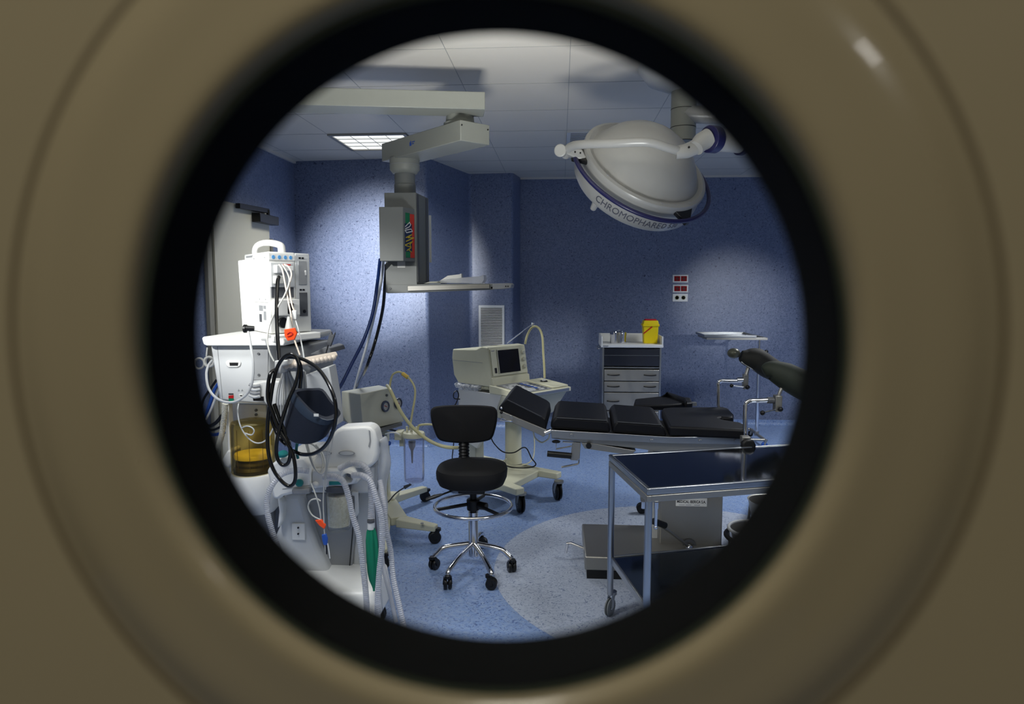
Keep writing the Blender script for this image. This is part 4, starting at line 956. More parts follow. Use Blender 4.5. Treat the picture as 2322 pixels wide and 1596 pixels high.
# seat: rounded cushion
def sup(cx, cy, z, rx, ry, n=40, e=2.6, yaw=0):
    out = []
    for k in range(n):
        t = 2*math.pi*k/n; c_, s_ = math.cos(t), math.sin(t); x = rx*abs(c_)**(2/e)*(1 if c_ > 0 else -1); y = ry*abs(s_)**(2/e)*(1 if s_ > 0 else -1)
        out.append(Vector((cx+x*math.cos(yaw)-y*math.sin(yaw), cy+x*math.sin(yaw)+y*math.cos(yaw), z)))
    return out
def stack(rows, name, m, par, n=40):
    mb = MB(); vs = [v for r in rows for v in r]; fs = [tuple(range(n))[::-1], tuple((len(rows)-1)*n+k for k in range(n))]
    for i in range(len(rows)-1):
        for k in range(n):
            j = (k+1) % n; fs.append((i*n+k, i*n+j, (i+1)*n+j, (i+1)*n+k))
    mb.add(vs, fs); return mb.build(name, m, par)
zst = Zs(1053, 0); zsb = Zs(1101, -.05)
rx, ry = S(82, sy_-.0), .19
cxs = sx_-.004
rows = [sup(cxs, sy_-.01, zsb, rx*.8, ry*.8), sup(cxs, sy_-.01, zsb+.012, rx*.92, ry*.92), sup(cxs, sy_-.01, zsb+.04, rx*.985, ry*.985), sup(cxs, sy_-.01, zst-.028, rx, ry), sup(cxs, sy_-.01, zst-.008, rx*.97, ry*.97), sup(cxs, sy_-.01, zst, rx*.88, ry*.88), sup(cxs, sy_-.01, zst+.004, rx*.5, ry*.5)]
stack(rows, 'seat', BLKF, so)
mb = MB(); mb.box((sx_, sy_, zsb-.02), (.14, .16, .035)); mb.build('mechanism', BLK, so, .006)
mb = MB(); mb.tube([(sx_, sy_-.03, zsb-.02), A(1042, 1106, sy_-.1), A(1000, 1122, sy_-.14)], .005, 8); mb.build('lever', BLK, so)
mb = MB(); mb.tube([A(1002, 1121, sy_-.14), A(985, 1126, sy_-.15), A(966, 1133, sy_-.155)], lambda q: .011*(1-.4*q)*(.6+.8*min(1, q*3)), 10, flat=.6); mb.build('lever_grip', BLK, so)
# backrest post with bellows, backrest shell
yb2 = sy_+.17
P_ = lambda px, py, dy=0: A(px, py, yb2+dy)
zA, zB2 = P_(1052, 1045).z, P_(1052, 1000).z
pxm = P_(1052, 1020).x
prof = []
for i in range(9):
    z = zA-.02+(zB2-zA+.03)*i/8; prof += [(.026, z), (.031, z+(zB2-zA)/18)]
mb = MB(); mb.lathe(prof, (pxm, yb2, 0), seg=24); mb.build('bellows', BLK, so)
mb = MB(); mb.box((pxm*.5+sx_*.5, yb2-.06, zsb+.0), (.06, .2, .012)); mb.build('back_bracket', BLK, so)
n = 40
outl = [(976, 935), (979, 926), (990, 921), (1020, 918.5), (1052, 918), (1085, 918.5), (1114, 921), (1124, 926), (1128, 936), (1127, 955), (1122, 978), (1116, 993), (1106, 999), (1085, 1003), (1052, 1005), (1020, 1003), (1003, 1000), (992, 993), (984, 975), (978, 955)]
def curved(pts, dy, k=.35, sc=1.0, cy_=961, cx_=1052):
    out = []
    for x, y in pts:
        x = cx_+(x-cx_)*sc; y = cy_+(y-cy_)*sc
        bend = -(((x-1052)/76)**2)*.045; out.append(A(x, y, yb2+dy+bend))
    return out
oo = spl([Vector((x, y, 0)) for x, y in outl], 2, closed=True); op = [(p.x, p.y) for p in oo]
rows = [curved(op, -.035, sc=.05), curved(op, -.036, sc=.6), curved(op, -.034, sc=.93), curved(op, -.024, sc=.985), curved(op, 0), curved(op, .02, sc=.99), curved(op, .028, sc=.93), curved(op, .03, sc=.5), curved(op, .03, sc=.05)]
stack(rows, 'backrest', BLKF, so, n=len(op))

# ============================================================ SUCTION UNIT
yS = 4.1
su = thing('suction_unit', 'cream medical suction pump with gauges and clear collection jar on a wheeled stand', 'suction unit', (A(850, 900, yS+.1).x, yS+.15, 0))
B0 = [A(823, 985, 4.0), A(917, 956, 4.25), A(880, 952, 4.55), A(777, 975, 4.3)]
B1 = [A(817, 893, 4.0), A(884, 879, 4.25), A(860, 873, 4.55), A(774, 887, 4.3)]
zb_low = B0[0].z
B0 = [Vector((p.x, p.y, q)) for p, q in zip(B0, (zb_low+.02, B0[1].z, B0[1].z+.0, zb_low+.02))]
_o = B1[0]; _n = (B1[1]-B1[0]).cross(B0[0]-B1[0]).normalized(); B0[1] = PL(917, 956, _o, _n)
mb = MB(); mb.loft(B0, B1); hs = mb.build('housing', CREAMG, su, .006)
# front face frame
fo = B1[0]; fu = (B1[1]-B1[0]).normalized(); fz = ((B0[0]-B1[0])).normalized(); fn = fu.cross(fz).normalized(); fn = fn if fn.dot(CAM-fo) > 0 else -fn
def onface(px, py): return PL(px, py, fo, fn)
for x, y in ((872, 921), (901, 914)):
    p = onface(x, y); mb = MB(); mb.lathe([(.034, 0), (.036, .006), (.034, .014), (.026, .015), (.026, .009), (.024, .009)], p, fn, 32); g_ = mb.build('gauge_bezel', mat('slate_blue', lin(62, 70, 92), .4) if 'slate_blue' not in MATS else MATS['slate_blue'], hs)
    q = MB(); q.lathe([(.025, .010), (0, .010)], p, fn, 32); q.build('gauge_dial', WHITE2, g_)
    q = MB(); n0 = p+fn*.0115; q.tube([n0-fu*.012-fz*.007, n0+fu*.008+fz*.004], .0018, 6); q.build('needle', RED, g_)
p = onface(876, 896); mb = MB(); mb.cyl(p, p+fn*.008, .008, seg=14); mb.build('button', GREYD, hs)
p = onface(891, 948); 
mb = MB(); mb.loft([A(850, 975, 4.03), A(912, 958, 4.22), A(908, 956, 4.4), A(846, 972, 4.25)], [A(853, 983, 4.03), A(912, 965, 4.22), A(908, 963, 4.4), A(850, 979, 4.25)]); mb.build('underside', GREYD, su)
# stand column, bracket, base
scx = A(870, 970, 4.3).x
mb = MB(); mb.box((scx, 4.3, .38), (.06, .06, .5)); mb.build('stand_column', CREAM, su, .004)
zbs2 = .13
leg2 = lambda a, b: None
def leg_(par, a, b, w0, w1, h0, h1, m, name='base_leg'):
    a = Vector(a); b = Vector(b); d = (b-a); d.z = 0; d.normalize(); n_ = Vector((-d.y, d.x, 0)); z = Vector((0, 0, 1)); mb = MB()
    mb.loft([a-n_*w0, a+n_*w0, a+n_*w0-z*h0, a-n_*w0-z*h0], [b-n_*w1, b+n_*w1, b+n_*w1-z*h1, b-n_*w1-z*h1]); return mb.build(name, m, par, .006, 3)
hub_ = Vector((scx, 4.3, zbs2))
mb = MB(); mb.box((scx, 4.3, zbs2-.01), (.16, .16, .05)); mb.build('base_hub', CREAM, su, .008)
c1_ = FL(986, 1231); c2_ = FL(868, 1290)
L1 = Zp(905, 1172, zbs2)
leg_(su, L1, Vector((c1_.x+.01, c1_.y, .108)), .045, .025, .05, .035, CREAM); leg_(su, hub_, L1, .06, .05, .05, .05, CREAM)
leg_(su, hub_, Vector((c2_.x, c2_.y, .108)), .05, .025, .05, .035, CREAM)
opp = [Vector((2*scx-c1_.x, 4.62, 0)), Vector((scx+.2, 4.62, 0))]
for q in opp: leg_(su, hub_, Vector((q.x, q.y, .108)), .05, .025, .05, .035, CREAM)
for q in (c1_, c2_, *opp): caster(su, (q.x, q.y, 0), .036, .04, u=(1, .4), top=.08)
mb = MB(); p = Zp(957, 1187, .125); mb.lathe([(.01, 0), (.01, .003), (0, .003)], p); mb.build('screw_cap', GREY, su)
# collection jar
yJ = 4.12; jx = A(939, 1040, yJ).x; J = lambda py: A(939, py, yJ).z
rJ = S(24.5, yJ)
js = MB(); js.lathe([(rJ*.93, J(1089)), (rJ*.97, J(1080)), (rJ, J(995)), (rJ-.003, J(995)), (rJ*.97-.003, J(1082)), (rJ*.9, J(1086)), (0, J(1086)), (0, J(1091)), (rJ*.6, J(1094)), (rJ*.93, J(1089))], (jx, yJ, 0), seg=36); jar = js.build('collection_jar', JAR, su)
mb = MB(); mb.lathe([(rJ+.004, J(990)), (rJ+.005, J(984)), (rJ, J(980)), (rJ*.5, J(977)), (0, J(977))], (jx, yJ, 0), seg=36); lid = mb.build('jar_lid', CREAM, su, .001)
mb = MB(); mb.lathe([(rJ*.35, J(1000)), (rJ*.32, J(1012)), (rJ*.12, J(1022)), (.004, J(1050))], (jx-.012, yJ, 0), seg=20); mb.build('float_valve', GREY, jar)
for dx in (-.04, -.012, .02):
    mb = MB(); mb.cyl((jx+dx, yJ-.01, J(980)), (jx+dx, yJ-.01, J(966)), .009, .007, 12); mb.build('jar_port', CREAM, lid)
mb = MB(); mb.mbox((jx-rJ-.055, yJ-.01, J(998)), (.045, 0, 0), (0, .1, 0), (0, 0, .05)); mb.build('jar_bracket', CREAM, su, .003)
mb = MB(); mb.tube([(jx-rJ-.03, yJ+.05, J(985)), (scx, 4.28, J(985))], .01, 8); mb.build('jar_arm', STEEL, su)
mb = MB(); mb.tube(curve([(884, 879, 4.2), (886, 862, 4.2), (892, 848, 4.19), (905, 843, 4.18), (917, 849, 4.17), (930, 860, 4.15), (940, 878, 4.13), (941, 900, 4.12), (936, 930, 4.11), (931, 960, 4.11), (929, 974, 4.11)], 6), .0065, 10); mb.build('clear_tube', TUBEY, su)
mb = MB(); mb.tube([A(913, 847, 4.175), A(925, 856, 4.16)], .013, 10); mb.build('tube_connector', mat('amber_connector', lin(206, 176, 84), .35), su)
mb = MB(); mb.tube(curve([(878, 874, 4.2), (884, 882, 4.08), (895, 905, 4.02), (912, 938, 4.0), (935, 968, 4.0), (960, 990, 4.0), (985, 1005, 3.99), (1010, 1013, 3.98), (1036, 1015, 4.0), (1060, 1012, 4.05)], 6), .0105, 12); mb.build('suction_hose', TUBEY, su)
mb = MB(); mb.tube(curve([(947, 975, 4.11), (949, 966, 4.11), (956, 963, 4.1), (972, 962, 4.1), (990, 964, 4.1)], 5), .007, 10); mb.build('outlet_tube', TUBEY, su)
mb = MB(); mb.tube(curve([(874, 984, 4.1), (885, 981, 4.08), (897, 981, 4.08), (906, 985, 4.08)], 5), .0045, 8); mb.build('white_lead', WHITE, su)
p = A(882, 1005, 4.1); mb = MB(); mb.ball(p, .014); mb.tube([p, (scx, 4.27, p.z+.01)], .004, 6); mb.build('blue_fitting', BLUE, su)
mb = MB(); mb.box(A(912, 1000, 4.16), (.03, .03, .06)); mb.build('bracket_foot', CREAM, su, .002)
mb = MB(); q = Zp(932, 1098, .33)
mb.tube(curve([(931, 1096, 4.12), (925, 1102, 4.12), (914, 1107, 4.12), (896, 1120, 4.14), (880, 1138, 4.18), (862, 1150, 4.24)], 6), .0042, 8)
mb.tube([A(932, 1098, 4.12), A(917, 1105, 4.12)], lambda q: .006+.006*q, 10); mb.build('plug_lead', GREYD, su)
mb = MB(); mb.ball(A(934, 1099, 4.12), .011); mb.tube([A(934, 1099, 4.12), (jx-.01, yJ, J(1092))], .004, 6); mb.build('drain_tap', JARC, su)

# ============================================================ NEAR INSTRUMENT TABLE
IT = thing('instrument_table', 'steel instrument table with a polished top and lower shelf, nearest on the right', 'instrument table', (A(1600, 1060, 2.8).x, 2.8, 0))
zi = A(1380, 1030, 3.05).z
c00 = Zp(1468, 1108, zi); c01 = Zp(1380, 1030, zi); c10r = Zp(1760, 1087, zi); c11r = Zp(1790, 1018, zi)
xd = (c10r-c00).normalized(); xd = Vector((xd.x, xd.y, 0)).normalized(); yd = Vector((-xd.y, xd.x, 0))
Wd = (c01-c00).dot(yd); c01b = c00+yd*Wd
sk = (c01-c00).dot(xd)
print('table', c00, c01, Wd, sk)
LT = 1.02
T = lambda a, b, z: Vector((c00.x, c00.y, 0))+xd*(a+sk*b)+yd*(Wd*b)+Vector((0, 0, z))
mb = MB(); mb.prism([T(0, 0, zi-.006), T(LT, 0, zi-.006), T(LT, 1, zi-.006), T(0, 1, zi-.006)], (0, 0, .003)); mb.build('top_plate', MIRROR, IT)
def edge(a, b, z1, z0, name, w_=.016, m=STEEL):
    a = Vector(a); b = Vector(b); d = (b-a); d.z = 0; d.normalize(); n_ = Vector((-d.y, d.x, 0))*w_; mb = MB()
    mb.prism([Vector((a.x, a.y, z0)), Vector((b.x, b.y, z0)), Vector((b.x, b.y, z0))+n_, Vector((a.x, a.y, z0))+n_], (0, 0, z1-z0)); return mb.build(name, m, IT, .004, 3)
for (p, q) in (((0, 0), (LT, 0)), ((LT, 0), (LT, 1)), ((LT, 1), (0, 1)), ((0, 1), (0, 0))):
    edge(T(p[0], p[1], 0), T(q[0], q[1], 0), zi, zi-.026, 'top_rim'); edge(T(p[0], p[1], 0), T(q[0], q[1], 0), zi-.028, zi-.054, 'apron', .02, STEELD)
zl = .268
mb = MB(); mb.prism([T(.02, .03, zl), T(LT-.02, .03, zl), T(LT-.02, .97, zl), T(.02, .97, zl)], (0, 0, .006)); mb.build('lower_shelf', MIRROR, IT)
for (p, q) in (((0.01, .02), (LT-.01, .02)), ((.01, .98), (.01, .02)), ((LT-.01, .98), (.01, .98)), ((LT-.01, .02), (LT-.01, .98))): edge(T(p[0], p[1], 0), T(q[0], q[1], 0), zl+.012, zl-.02, 'shelf_rail', .012, STEEL)
for a in (.012, LT-.012):
    for b in (.03, .97):
        p = T(a, b, 0); mb = MB(); mb.cyl((p.x, p.y, .1), (p.x, p.y, zi-.05), .0145, seg=18); mb.build('leg', STEEL, IT)
        caster(IT, (p.x, p.y, 0), .04, .022, u=(.6, 1) if b > .5 else (1, .2), top=.1, fork=STEEL, m=mat('grey_tyre', lin(120, 124, 126), .5) if 'grey_tyre' not in MATS else MATS['grey_tyre'])
mb = MB(); p = T(.012, .03, 0)
for dx in (-.02, .028): mb.cyl((p.x+dx, p.y-.004, zi-.08), (p.x+dx, p.y-.004, zi-.055), .008, seg=10)
mb.cyl((p.x+.028, p.y, zi-.15), (p.x+.028, p.y, zi-.075), .006, seg=10); mb.ball((p.x+.028, p.y, zi-.155), .008); mb.build('leg_fitting', CHROME, IT)
mb = MB(); mb.ball((p.x-.045, p.y+.02, zi-.155), .0)
# black knob object seen left of the near leg: foot caster of table base
kb2 = FL(1455, 1163); caster(ot, (kb2.x, kb2.y, 0), .035, .04, u=(1, 0), top=.08)
mb = MB(); mb.mbox((kb2.x-.01, kb2.y-.02, .085), (.35, 0, 0), (0, .045, 0), (0, 0, .03)); mb.build('base_arm', STEELD, ot, .003)

# ============================================================ KICK BUCKET AND SOLUTION BOWL (far right, behind the instrument table)
kbp = FL(1700, 1228)
kb_ = thing('kick_bucket', 'round steel floor bucket with a pale rubber rim, right of the table base', 'bucket', (kbp.x, kbp.y, 0))
rk = .135; kc = Vector((Zp(1712, 1200, .2).x, Zp(1712, 1200, .2).y, 0))
mb = MB(); mb.lathe([(.09, .05), (.125, .19), (.132, .2), (.127, .2), (.087, .055), (0, .055)], kc, seg=36); mb.build('pail', STEELD, kb_)
mb = MB(); mb.tube([kc+Vector((rk*math.cos(a*math.pi/20), rk*math.sin(a*math.pi/20), .2)) for a in range(40)], .009, 10, closed=True); mb.build('rim', WHITE2, kb_)
mb = MB(); mb.tube([kc+Vector(((rk+.014)*math.cos(a*math.pi/20), (rk+.014)*math.sin(a*math.pi/20), .16)) for a in range(40)], .012, 10, closed=True); mb.build('bumper', BLK, kb_)
for a in (30, 150, 270):
    d = Vector((math.cos(math.radians(a)), math.sin(math.radians(a)), 0)); mb = MB(); mb.tube([kc+d*.14+Vector((0, 0, .16)), kc+d*.13+Vector((0, 0, .05))], .006); mb.build('stay', STEEL, kb_); caster(kb_, (kc+d*.13), .02, .016, top=.045)
bw = FL(1740, 1235); bc = Vector((A(1745, 1150, 4.15).x, 4.15, 0))
bs = thing('bowl_stand', 'tall steel bucket stand half cut off by the right edge of the porthole', 'bowl stand', (bc.x, bc.y, 0))
zt2 = A(1745, 1135, 4.15).z
mb = MB(); mb.lathe([(.06, zt2-.19), (.1, zt2-.12), (.125, zt2), (.13, zt2+.004), (.12, zt2), (.095, zt2-.115), (0, zt2-.18)], bc, seg=32); mb.build('bowl', STEELD, bs)
for a in (20, 140, 260):
    d = Vector((math.cos(math.radians(a)), math.sin(math.radians(a)), 0)); mb = MB(); mb.tube([bc+d*.12+Vector((0, 0, zt2-.03)), bc+d*.13+Vector((0, 0, .05))], .008); mb.build('leg', STEELD, bs); caster(bs, (bc+d*.13), .022, .018, top=.05)
# ============================================================ ANAESTHESIA WORKSTATION
am = thing('anaesthesia_machine', 'large white anaesthesia workstation with bellows jar and side work surface, left of the room', 'anaesthesia machine', (A(660, 1200, 3.0).x, 3.1, 0))
Y1 = 2.92
def sb(name, poly, Y, d, m, bev=.004, par=None, seg=2): return slab(poly, Y, d).build(name, m, par or am, bev, seg)
sb('worktop', [(457, 767), (461, 763), (642, 768), (646, 776), (643, 784), (468, 784), (461, 781)], Y1-.05, .62, WHITE, .006, seg=3)
cab = sb('cabinet', [(477, 783), (612, 784), (609, 918), (497, 908)], Y1, .5, WHITE2, .01, seg=3)
sb('panel_line', [(492, 786), (493, 786), (505, 905), (504, 905)], Y1-.0015, .001, GREY, 0, cab)
sb('recess_panel', [(571, 791), (608, 791), (607, 860), (572, 862)], Y1-.004, .004, GREY, .002, cab)
for x, y in ((586, 802), (587, 850)):
    p = A(x, y, Y1-.006); mb = MB(); mb.cyl(p, p-Vector((0, .003, 0)), .0055, seg=12); mb.build('screw', GREYD, cab)
sb('hand_port', [(511, 821), (516, 817), (541, 817), (546, 822), (544, 830), (538, 833), (518, 833), (513, 829)], Y1-.006, .006, WHITE, .003, cab)
sb('port_recess', [(520, 822), (540, 822), (539, 829), (521, 829)], Y1-.008, .004, BLK, 0, cab)
sb('indicator_label', [(518, 897), (529, 896), (530, 911), (519, 911)], Y1-.003, .003, GREEN, 0, cab)
sb('indicator_label', [(518, 897), (529, 896), (529.3, 903), (518.3, 903)], Y1-.004, .003, RED, 0, cab)
sb('indicator_print', [(518, 892), (529, 892), (529, 894.5), (518, 894.5)], Y1-.002, .002, INK, 0, cab)
for x, y in ((541, 884), (549, 884)): sb('symbol', [(x-2, y+2), (x+2, y+2), (x, y-2)], Y1-.002, .002, GREY, 0, cab)
sb('outlet_plate', [(541, 894), (550, 893), (551, 901), (542, 902)], Y1-.004, .004, WHITE, .001, cab)
sb('outlet_slot', [(544, 896), (549, 896), (549, 898), (544, 898)], Y1-.005, .003, BLK, 0, cab)
# centre section with hose socket and white module
sb('centre_cabinet', [(608, 784), (688, 786), (692, 860), (696, 960), (612, 950)], Y1+.08, .40, GREY, .01)
sb('white_module', [(566, 871), (598, 864), (642, 864), (646, 905), (640, 920), (604, 919)], Y1-.06, .1, WHITE, .006)
for i in range(4):
    mb = MB(); mb.tube(curve([(566, 872+i*8, Y1-.07), (577, 876+i*8, Y1-.075), (590, 874+i*8, Y1-.07)], 5), .007, 8); mb.build('cable_fold', WHITE2 if i % 2 else GREY, am)
sb('module_port', [(573, 900), (597, 899), (598, 909), (574, 909)], Y1-.065, .02, BLK, .001)
# back panel behind the bellows
sb('back_panel', [(512, 915), (604, 918), (606, 1075), (520, 1070)], Y1+.12, .03, WHITE2, .003)
for y in (930, 940):
    p = A(581, y, Y1+.117); mb = MB(); mb.cyl(p, p-Vector((0, .004, 0)), .0065, seg=12); mb.build('screw', GREYD, am)
sb('support_post', [(513, 915), (518, 915), (524, 1050), (518, 1050)], Y1+.02, .04, WHITE, .003)
# bellows jar: amber cylinder over a yellow disc and dark base
yJ2 = Y1-.02; jc = A(573, 1000, yJ2); Zj = lambda py: A(573, py, yJ2).z; rj = S(50, yJ2)
mb = MB(); mb.lathe([(rj, Zj(1066)), (rj, Zj(963)), (rj-.006, Zj(955)), (rj*.6, Zj(951)), (0, Zj(950)), (0, Zj(951)), (rj*.6, Zj(952)), (rj-.009, Zj(957)), (rj-.003, Zj(965)), (rj-.003, Zj(1066))], (jc.x, yJ2, 0), seg=48, closed=True); bj = mb.build('bellows_jar', AMBER, am)
mb = MB(); mb.lathe([(rj*.86, Zj(1036)), (rj*.88, Zj(1030)), (rj*.84, Zj(1026)), (0, Zj(1025))], (jc.x, yJ2, 0), seg=40); mb.build('bellows_disc', mat('yellow_disc', lin(226, 206, 96), .5), bj)
mb = MB(); mb.lathe([(rj*.9, Zj(1068)), (rj*.92, Zj(1060)), (rj*.8, Zj(1054)), (rj*.84, Zj(1048)), (rj*.78, Zj(1043)), (rj*.8, Zj(1038)), (0, Zj(1036))], (jc.x, yJ2, 0), seg=40); mb.build('bellows_folds', mat('bellows_rubber', lin(52, 48, 38), .5), bj)
for a in (250, 285, 320): 
    d = Vector((math.cos(math.radians(a)), math.sin(math.radians(a)), 0))*(rj-.0015); mb = MB(); mb.mbox(Vector((jc.x, yJ2, Zj(1060)))+d, (.0015, 0, 0), (0, .0015, 0), (0, 0, Zj(967)-Zj(1060))); mb.build('jar_scale', mat('amber_rib', lin(96, 72, 26), .4) if 'amber_rib' not in MATS else MATS['amber_rib'], bj)
# basin under the jar
bas = [(rj*.75, Zj(1160)), (rj*1.12, Zj(1140)), (rj*1.22, Zj(1110)), (rj*1.24, Zj(1078)), (rj*1.16, Zj(1070)), (rj*1.02, Zj(1068)), (0, Zj(1068))]
mb = MB(); mb.lathe(bas, (jc.x+.01, yJ2+.02, 0), seg=48); mb.build('bellows_base', WHITE, am)
sb('left_arm', [(503, 1042), (516, 1020), (524, 1022), (526, 1050), (520, 1062), (508, 1058)], Y1, .1, WHITE, .008)
# lower body
sb('lower_body', [(540, 1110), (612, 1128), (640, 1250), (640, 1330), (600, 1330), (540, 1200)], Y1+.05, .45, GREY, .02)
# absorber housing and control shell
sh = sb('control_shell', [(604, 1068), (616, 1052), (632, 1040), (690, 1036), (704, 1052), (704, 1120), (660, 1121), (640, 1126), (630, 1134), (618, 1130), (608, 1082)], Y1-.18, .3, WHITE, .012, seg=3)
for (x, y, rx) in ((642, 1032, 12), (680, 1095, 9)):
    p = A(x, y, Y1-.19); mb = MB(); mb.lathe([(S(rx, 2.75), 0), (S(rx, 2.75), .01), (S(rx-2, 2.75), .014), (0, .014)], p, (0, -1, .35) if y > 1050 else (0, -.3, 1), 24); mb.build('teal_button', TEAL, sh)
sb('shell_seam', [(640, 1108), (702, 1100), (702, 1101), (640, 1109)], Y1-.182, .002, GREY, 0, sh)
sb('shell_lip', [(660, 1110), (700, 1108), (702, 1120), (662, 1122)], Y1-.2, .05, GREY, .006, sh)
# recess and flared front pedestal
sb('recess', [(624, 1115), (705, 1113), (820, 1110), (822, 1300), (700, 1318), (620, 1240)], Y1+.03, .3, GREYD, .01)
ped = [(640, 1122), (682, 1120), (702, 1190), (720, 1240), (753, 1312), (700, 1320), (660, 1300), (612, 1240), (632, 1195)]
pf = sb('front_pedestal', ped, Y1-.08, .2, WHITE2, .02, seg=3)
sb('wall_socket_cover', [(661, 1187), (691, 1187), (692, 1225), (662, 1224)], Y1-.088, .01, WHITE, .003, pf)
for y in (1196, 1210): 
    p = A(676.5, y, Y1-.09); mb = MB(); mb.cyl(p, p-Vector((0, .004, 0)), .0042, seg=10); mb.build('socket_hole', BLK, pf)
sb('side_post', [(628, 1128), (642, 1140), (640, 1180), (628, 1200), (632, 1160)], Y1-.12, .05, WHITE, .008)
sb('dark_panel', [(684, 1122), (812, 1110), (808, 1180), (796, 1304), (754, 1312), (722, 1240), (704, 1190)], Y1-.03, .1, GREY, .006)
mb = slab([(806, 1120), (808, 1120), (792, 1303), (790, 1303)], Y1-.033, .002); mb.build('panel_joint', BLK, am)
sb('right_post', [(812, 1100), (842, 1100), (845, 1200), (838, 1260), (815, 1300), (797, 1304)], Y1-.02, .05, WHITE2, .01)
# foot platform with casters
zp0 = .1
fp = [Zp(640, 1330, .3), Zp(720, 1320, .3), Zp(810, 1300, .3), Zp(856, 1310, .3)]
yf = 2.62
q0, q1 = A(600, 1300, Y1).x, A(846, 1300, 2.62).x
mb = MB(); mb.loft([Vector((q0, yf, .11)), Vector((q1, yf+.03, .11)), Vector((q1, 2.95, .11)), Vector((q0, 2.95, .11))], [Vector((q0+.03, yf+.06, .235)), Vector((q1-.02, yf+.08, .235)), Vector((q1-.02, 2.93, .27)), Vector((q0+.03, 2.93, .27))]); mb.build('foot_platform', WHITE, am, .02, 3)
for x in (q0+.07, q1-.07):
    for y in (yf+.1, 2.88): caster(am, (x, y, 0), .05, .04, top=.11)
# side work surface: rounded white lid with oval insets
sf = [(700, 1052), (762, 975), (775, 969), (828, 966), (842, 969), (850, 980), (855, 1000), (856, 1030), (850, 1052), (835, 1062), (704, 1066)]
sfo = sb('side_lid', sf, Y1-.14, .1, WHITE, .016, seg=4)
sb('side_lid_line', [(836, 975), (839, 977), (841, 1000), (838, 1015), (835, 1012), (838, 1000)], Y1-.1425, .003, GREY, 0, sfo)
for cx_ in (787, 734):
    p = A(cx_, 1027, Y1-.141); a = [p+Vector((S(20, 2.78)*math.cos(t*math.pi/12), -.001, S(5.5, 2.78)*math.sin(t*math.pi/12))) for t in range(24)]
    mb = MB(); mb.prism(a, (0, -.004, 0)); k = mb.build('oval_inset', GREY, sfo); a = [p+(q-p)*.82+Vector((0, -.004, 0)) for q in a]; mb = MB(); mb.prism(a, (0, -.002, 0)); mb.build('oval_face', WHITE2, k)
sb('side_box', [(704, 1060), (848, 1056), (846, 1120), (704, 1118)], Y1-.1, .08, WHITE2, .012, seg=3)
sb('gas_block', [(706, 1066), (800, 1062), (812, 1096), (770, 1104), (706, 1108)], Y1-.17, .08, WHITE2, .01)
mb = MB(); p = A(795, 1074, Y1-.18); mb.lathe([(.03, 0), (.032, -.03), (.022, -.04), (.018, -.03), (.014, -.01), (0, -.01)], p, (0, 1, .2), 24); mb.build('hose_port', WHITE, am)
mb = MB(); p = A(795, 1074, Y1-.205); mb.lathe([(.015, 0), (.015, -.006), (0, -.006)], p, (0, 1, .2), 16); mb.build('port_mouth', GREYD, am)
mb = MB(); p = A(715, 1099, Y1-.18); mb.ball(p, .014); mb.build('drain_cap', WHITE, am)
sb('teal_strip', [(746, 1092), (775, 1092), (775, 1099), (746, 1100)], Y1-.175, .02, TEAL, .001)
# absorber canister
yA = Y1-.12; ac = A(768, 1150, yA); Za = lambda py: A(768, py, yA).z; ra = S(30, yA)
mb = MB(); mb.lathe([(ra*.86, Za(1199)), (ra*.94, Za(1194)), (ra, Za(1105)), (ra-.003, Za(1105)), (ra*.9, Za(1192)), (0, Za(1195)), (0, Za(1199))], (ac.x, yA, 0), seg=36); cn = mb.build('absorber_canister', JARC, am)
GRAN = speckle('granules', lin(222, 214, 184), lin(176, 166, 136), lin(234, 228, 204), .8, 160)
mb = MB(); mb.lathe([(ra*.86, Za(1189)), (ra*.93, Za(1120)), (0, Za(1119))], (ac.x, yA, 0), seg=30); mb.build('granules', GRAN, cn)
mb = MB(); mb.lathe([(ra*1.02, Za(1110)), (ra*1.04, Za(1096)), (0, Za(1095))], (ac.x, yA, 0), seg=30); mb.build('canister_cap', GREYD, am, .002)
sb('canister_handle', [(797, 1115), (810, 1117), (812, 1165), (808, 1172), (801, 1172), (804, 1160), (803, 1125), (797, 1124)], yA, .02, WHITE2, .003)
# plastic-wrapped circuit bundle hanging at the right side
mb = MB(); P = [A(x, y, Y1-.08) for x, y in ((861, 996), (868, 1010), (872, 1040), (868, 1090), (866, 1140), (868, 1180))]
mb.tube(spl(P, 6), lambda q: .028-.008*q+.004*math.sin(q*17), 14); mb.build('film_wrapped_hose', POLY, am)
mb = MB(); mb.tube(curve([(852, 1052, Y1-.1), (848, 1030, Y1-.1), (856, 1010, Y1-.1), (862, 1000, Y1-.1)], 5), .012, 10); mb.build('film_hose_neck', GREY, am)
# hose organiser combs
def comb(name, x0, y0, x1, y1, n, Y0_, Y1_, h=14):
    a = A(x0, y0, Y0_); b = A(x1, y1, Y1_); d = b-a; mb = MB(); mb.tube([a, b], .008, 8, flat=1.6); o = mb.build(name, BEIGE, am)
    for i in range(n):
        p = a+d*((i+.5)/n)+Vector((0, -.012, -.012)); mb = MB(); mb.ball(p, .0125, 12, rz=.013); mb.build('comb_tooth', BEIGE, o)
    return o
comb('hose_comb', 634, 824, 690, 818, 5, Y1-.28, Y1-.2); comb('hose_comb', 690, 817, 762, 803, 8, Y1-.22, Y1-.1)
sb('comb_bracket', [(622, 818), (652, 816), (652, 828), (640, 830), (638, 847), (623, 846)], Y1-.3, .1, WHITE, .004)
mb = MB(); mb.tube([A(640, 838, Y1-.25), A(676, 836, Y1-.2), A(690, 830, Y1-.1), A(700, 840, Y1+.09)], .013, 10, flat=.6); mb.build('comb_arm', GREY, am)
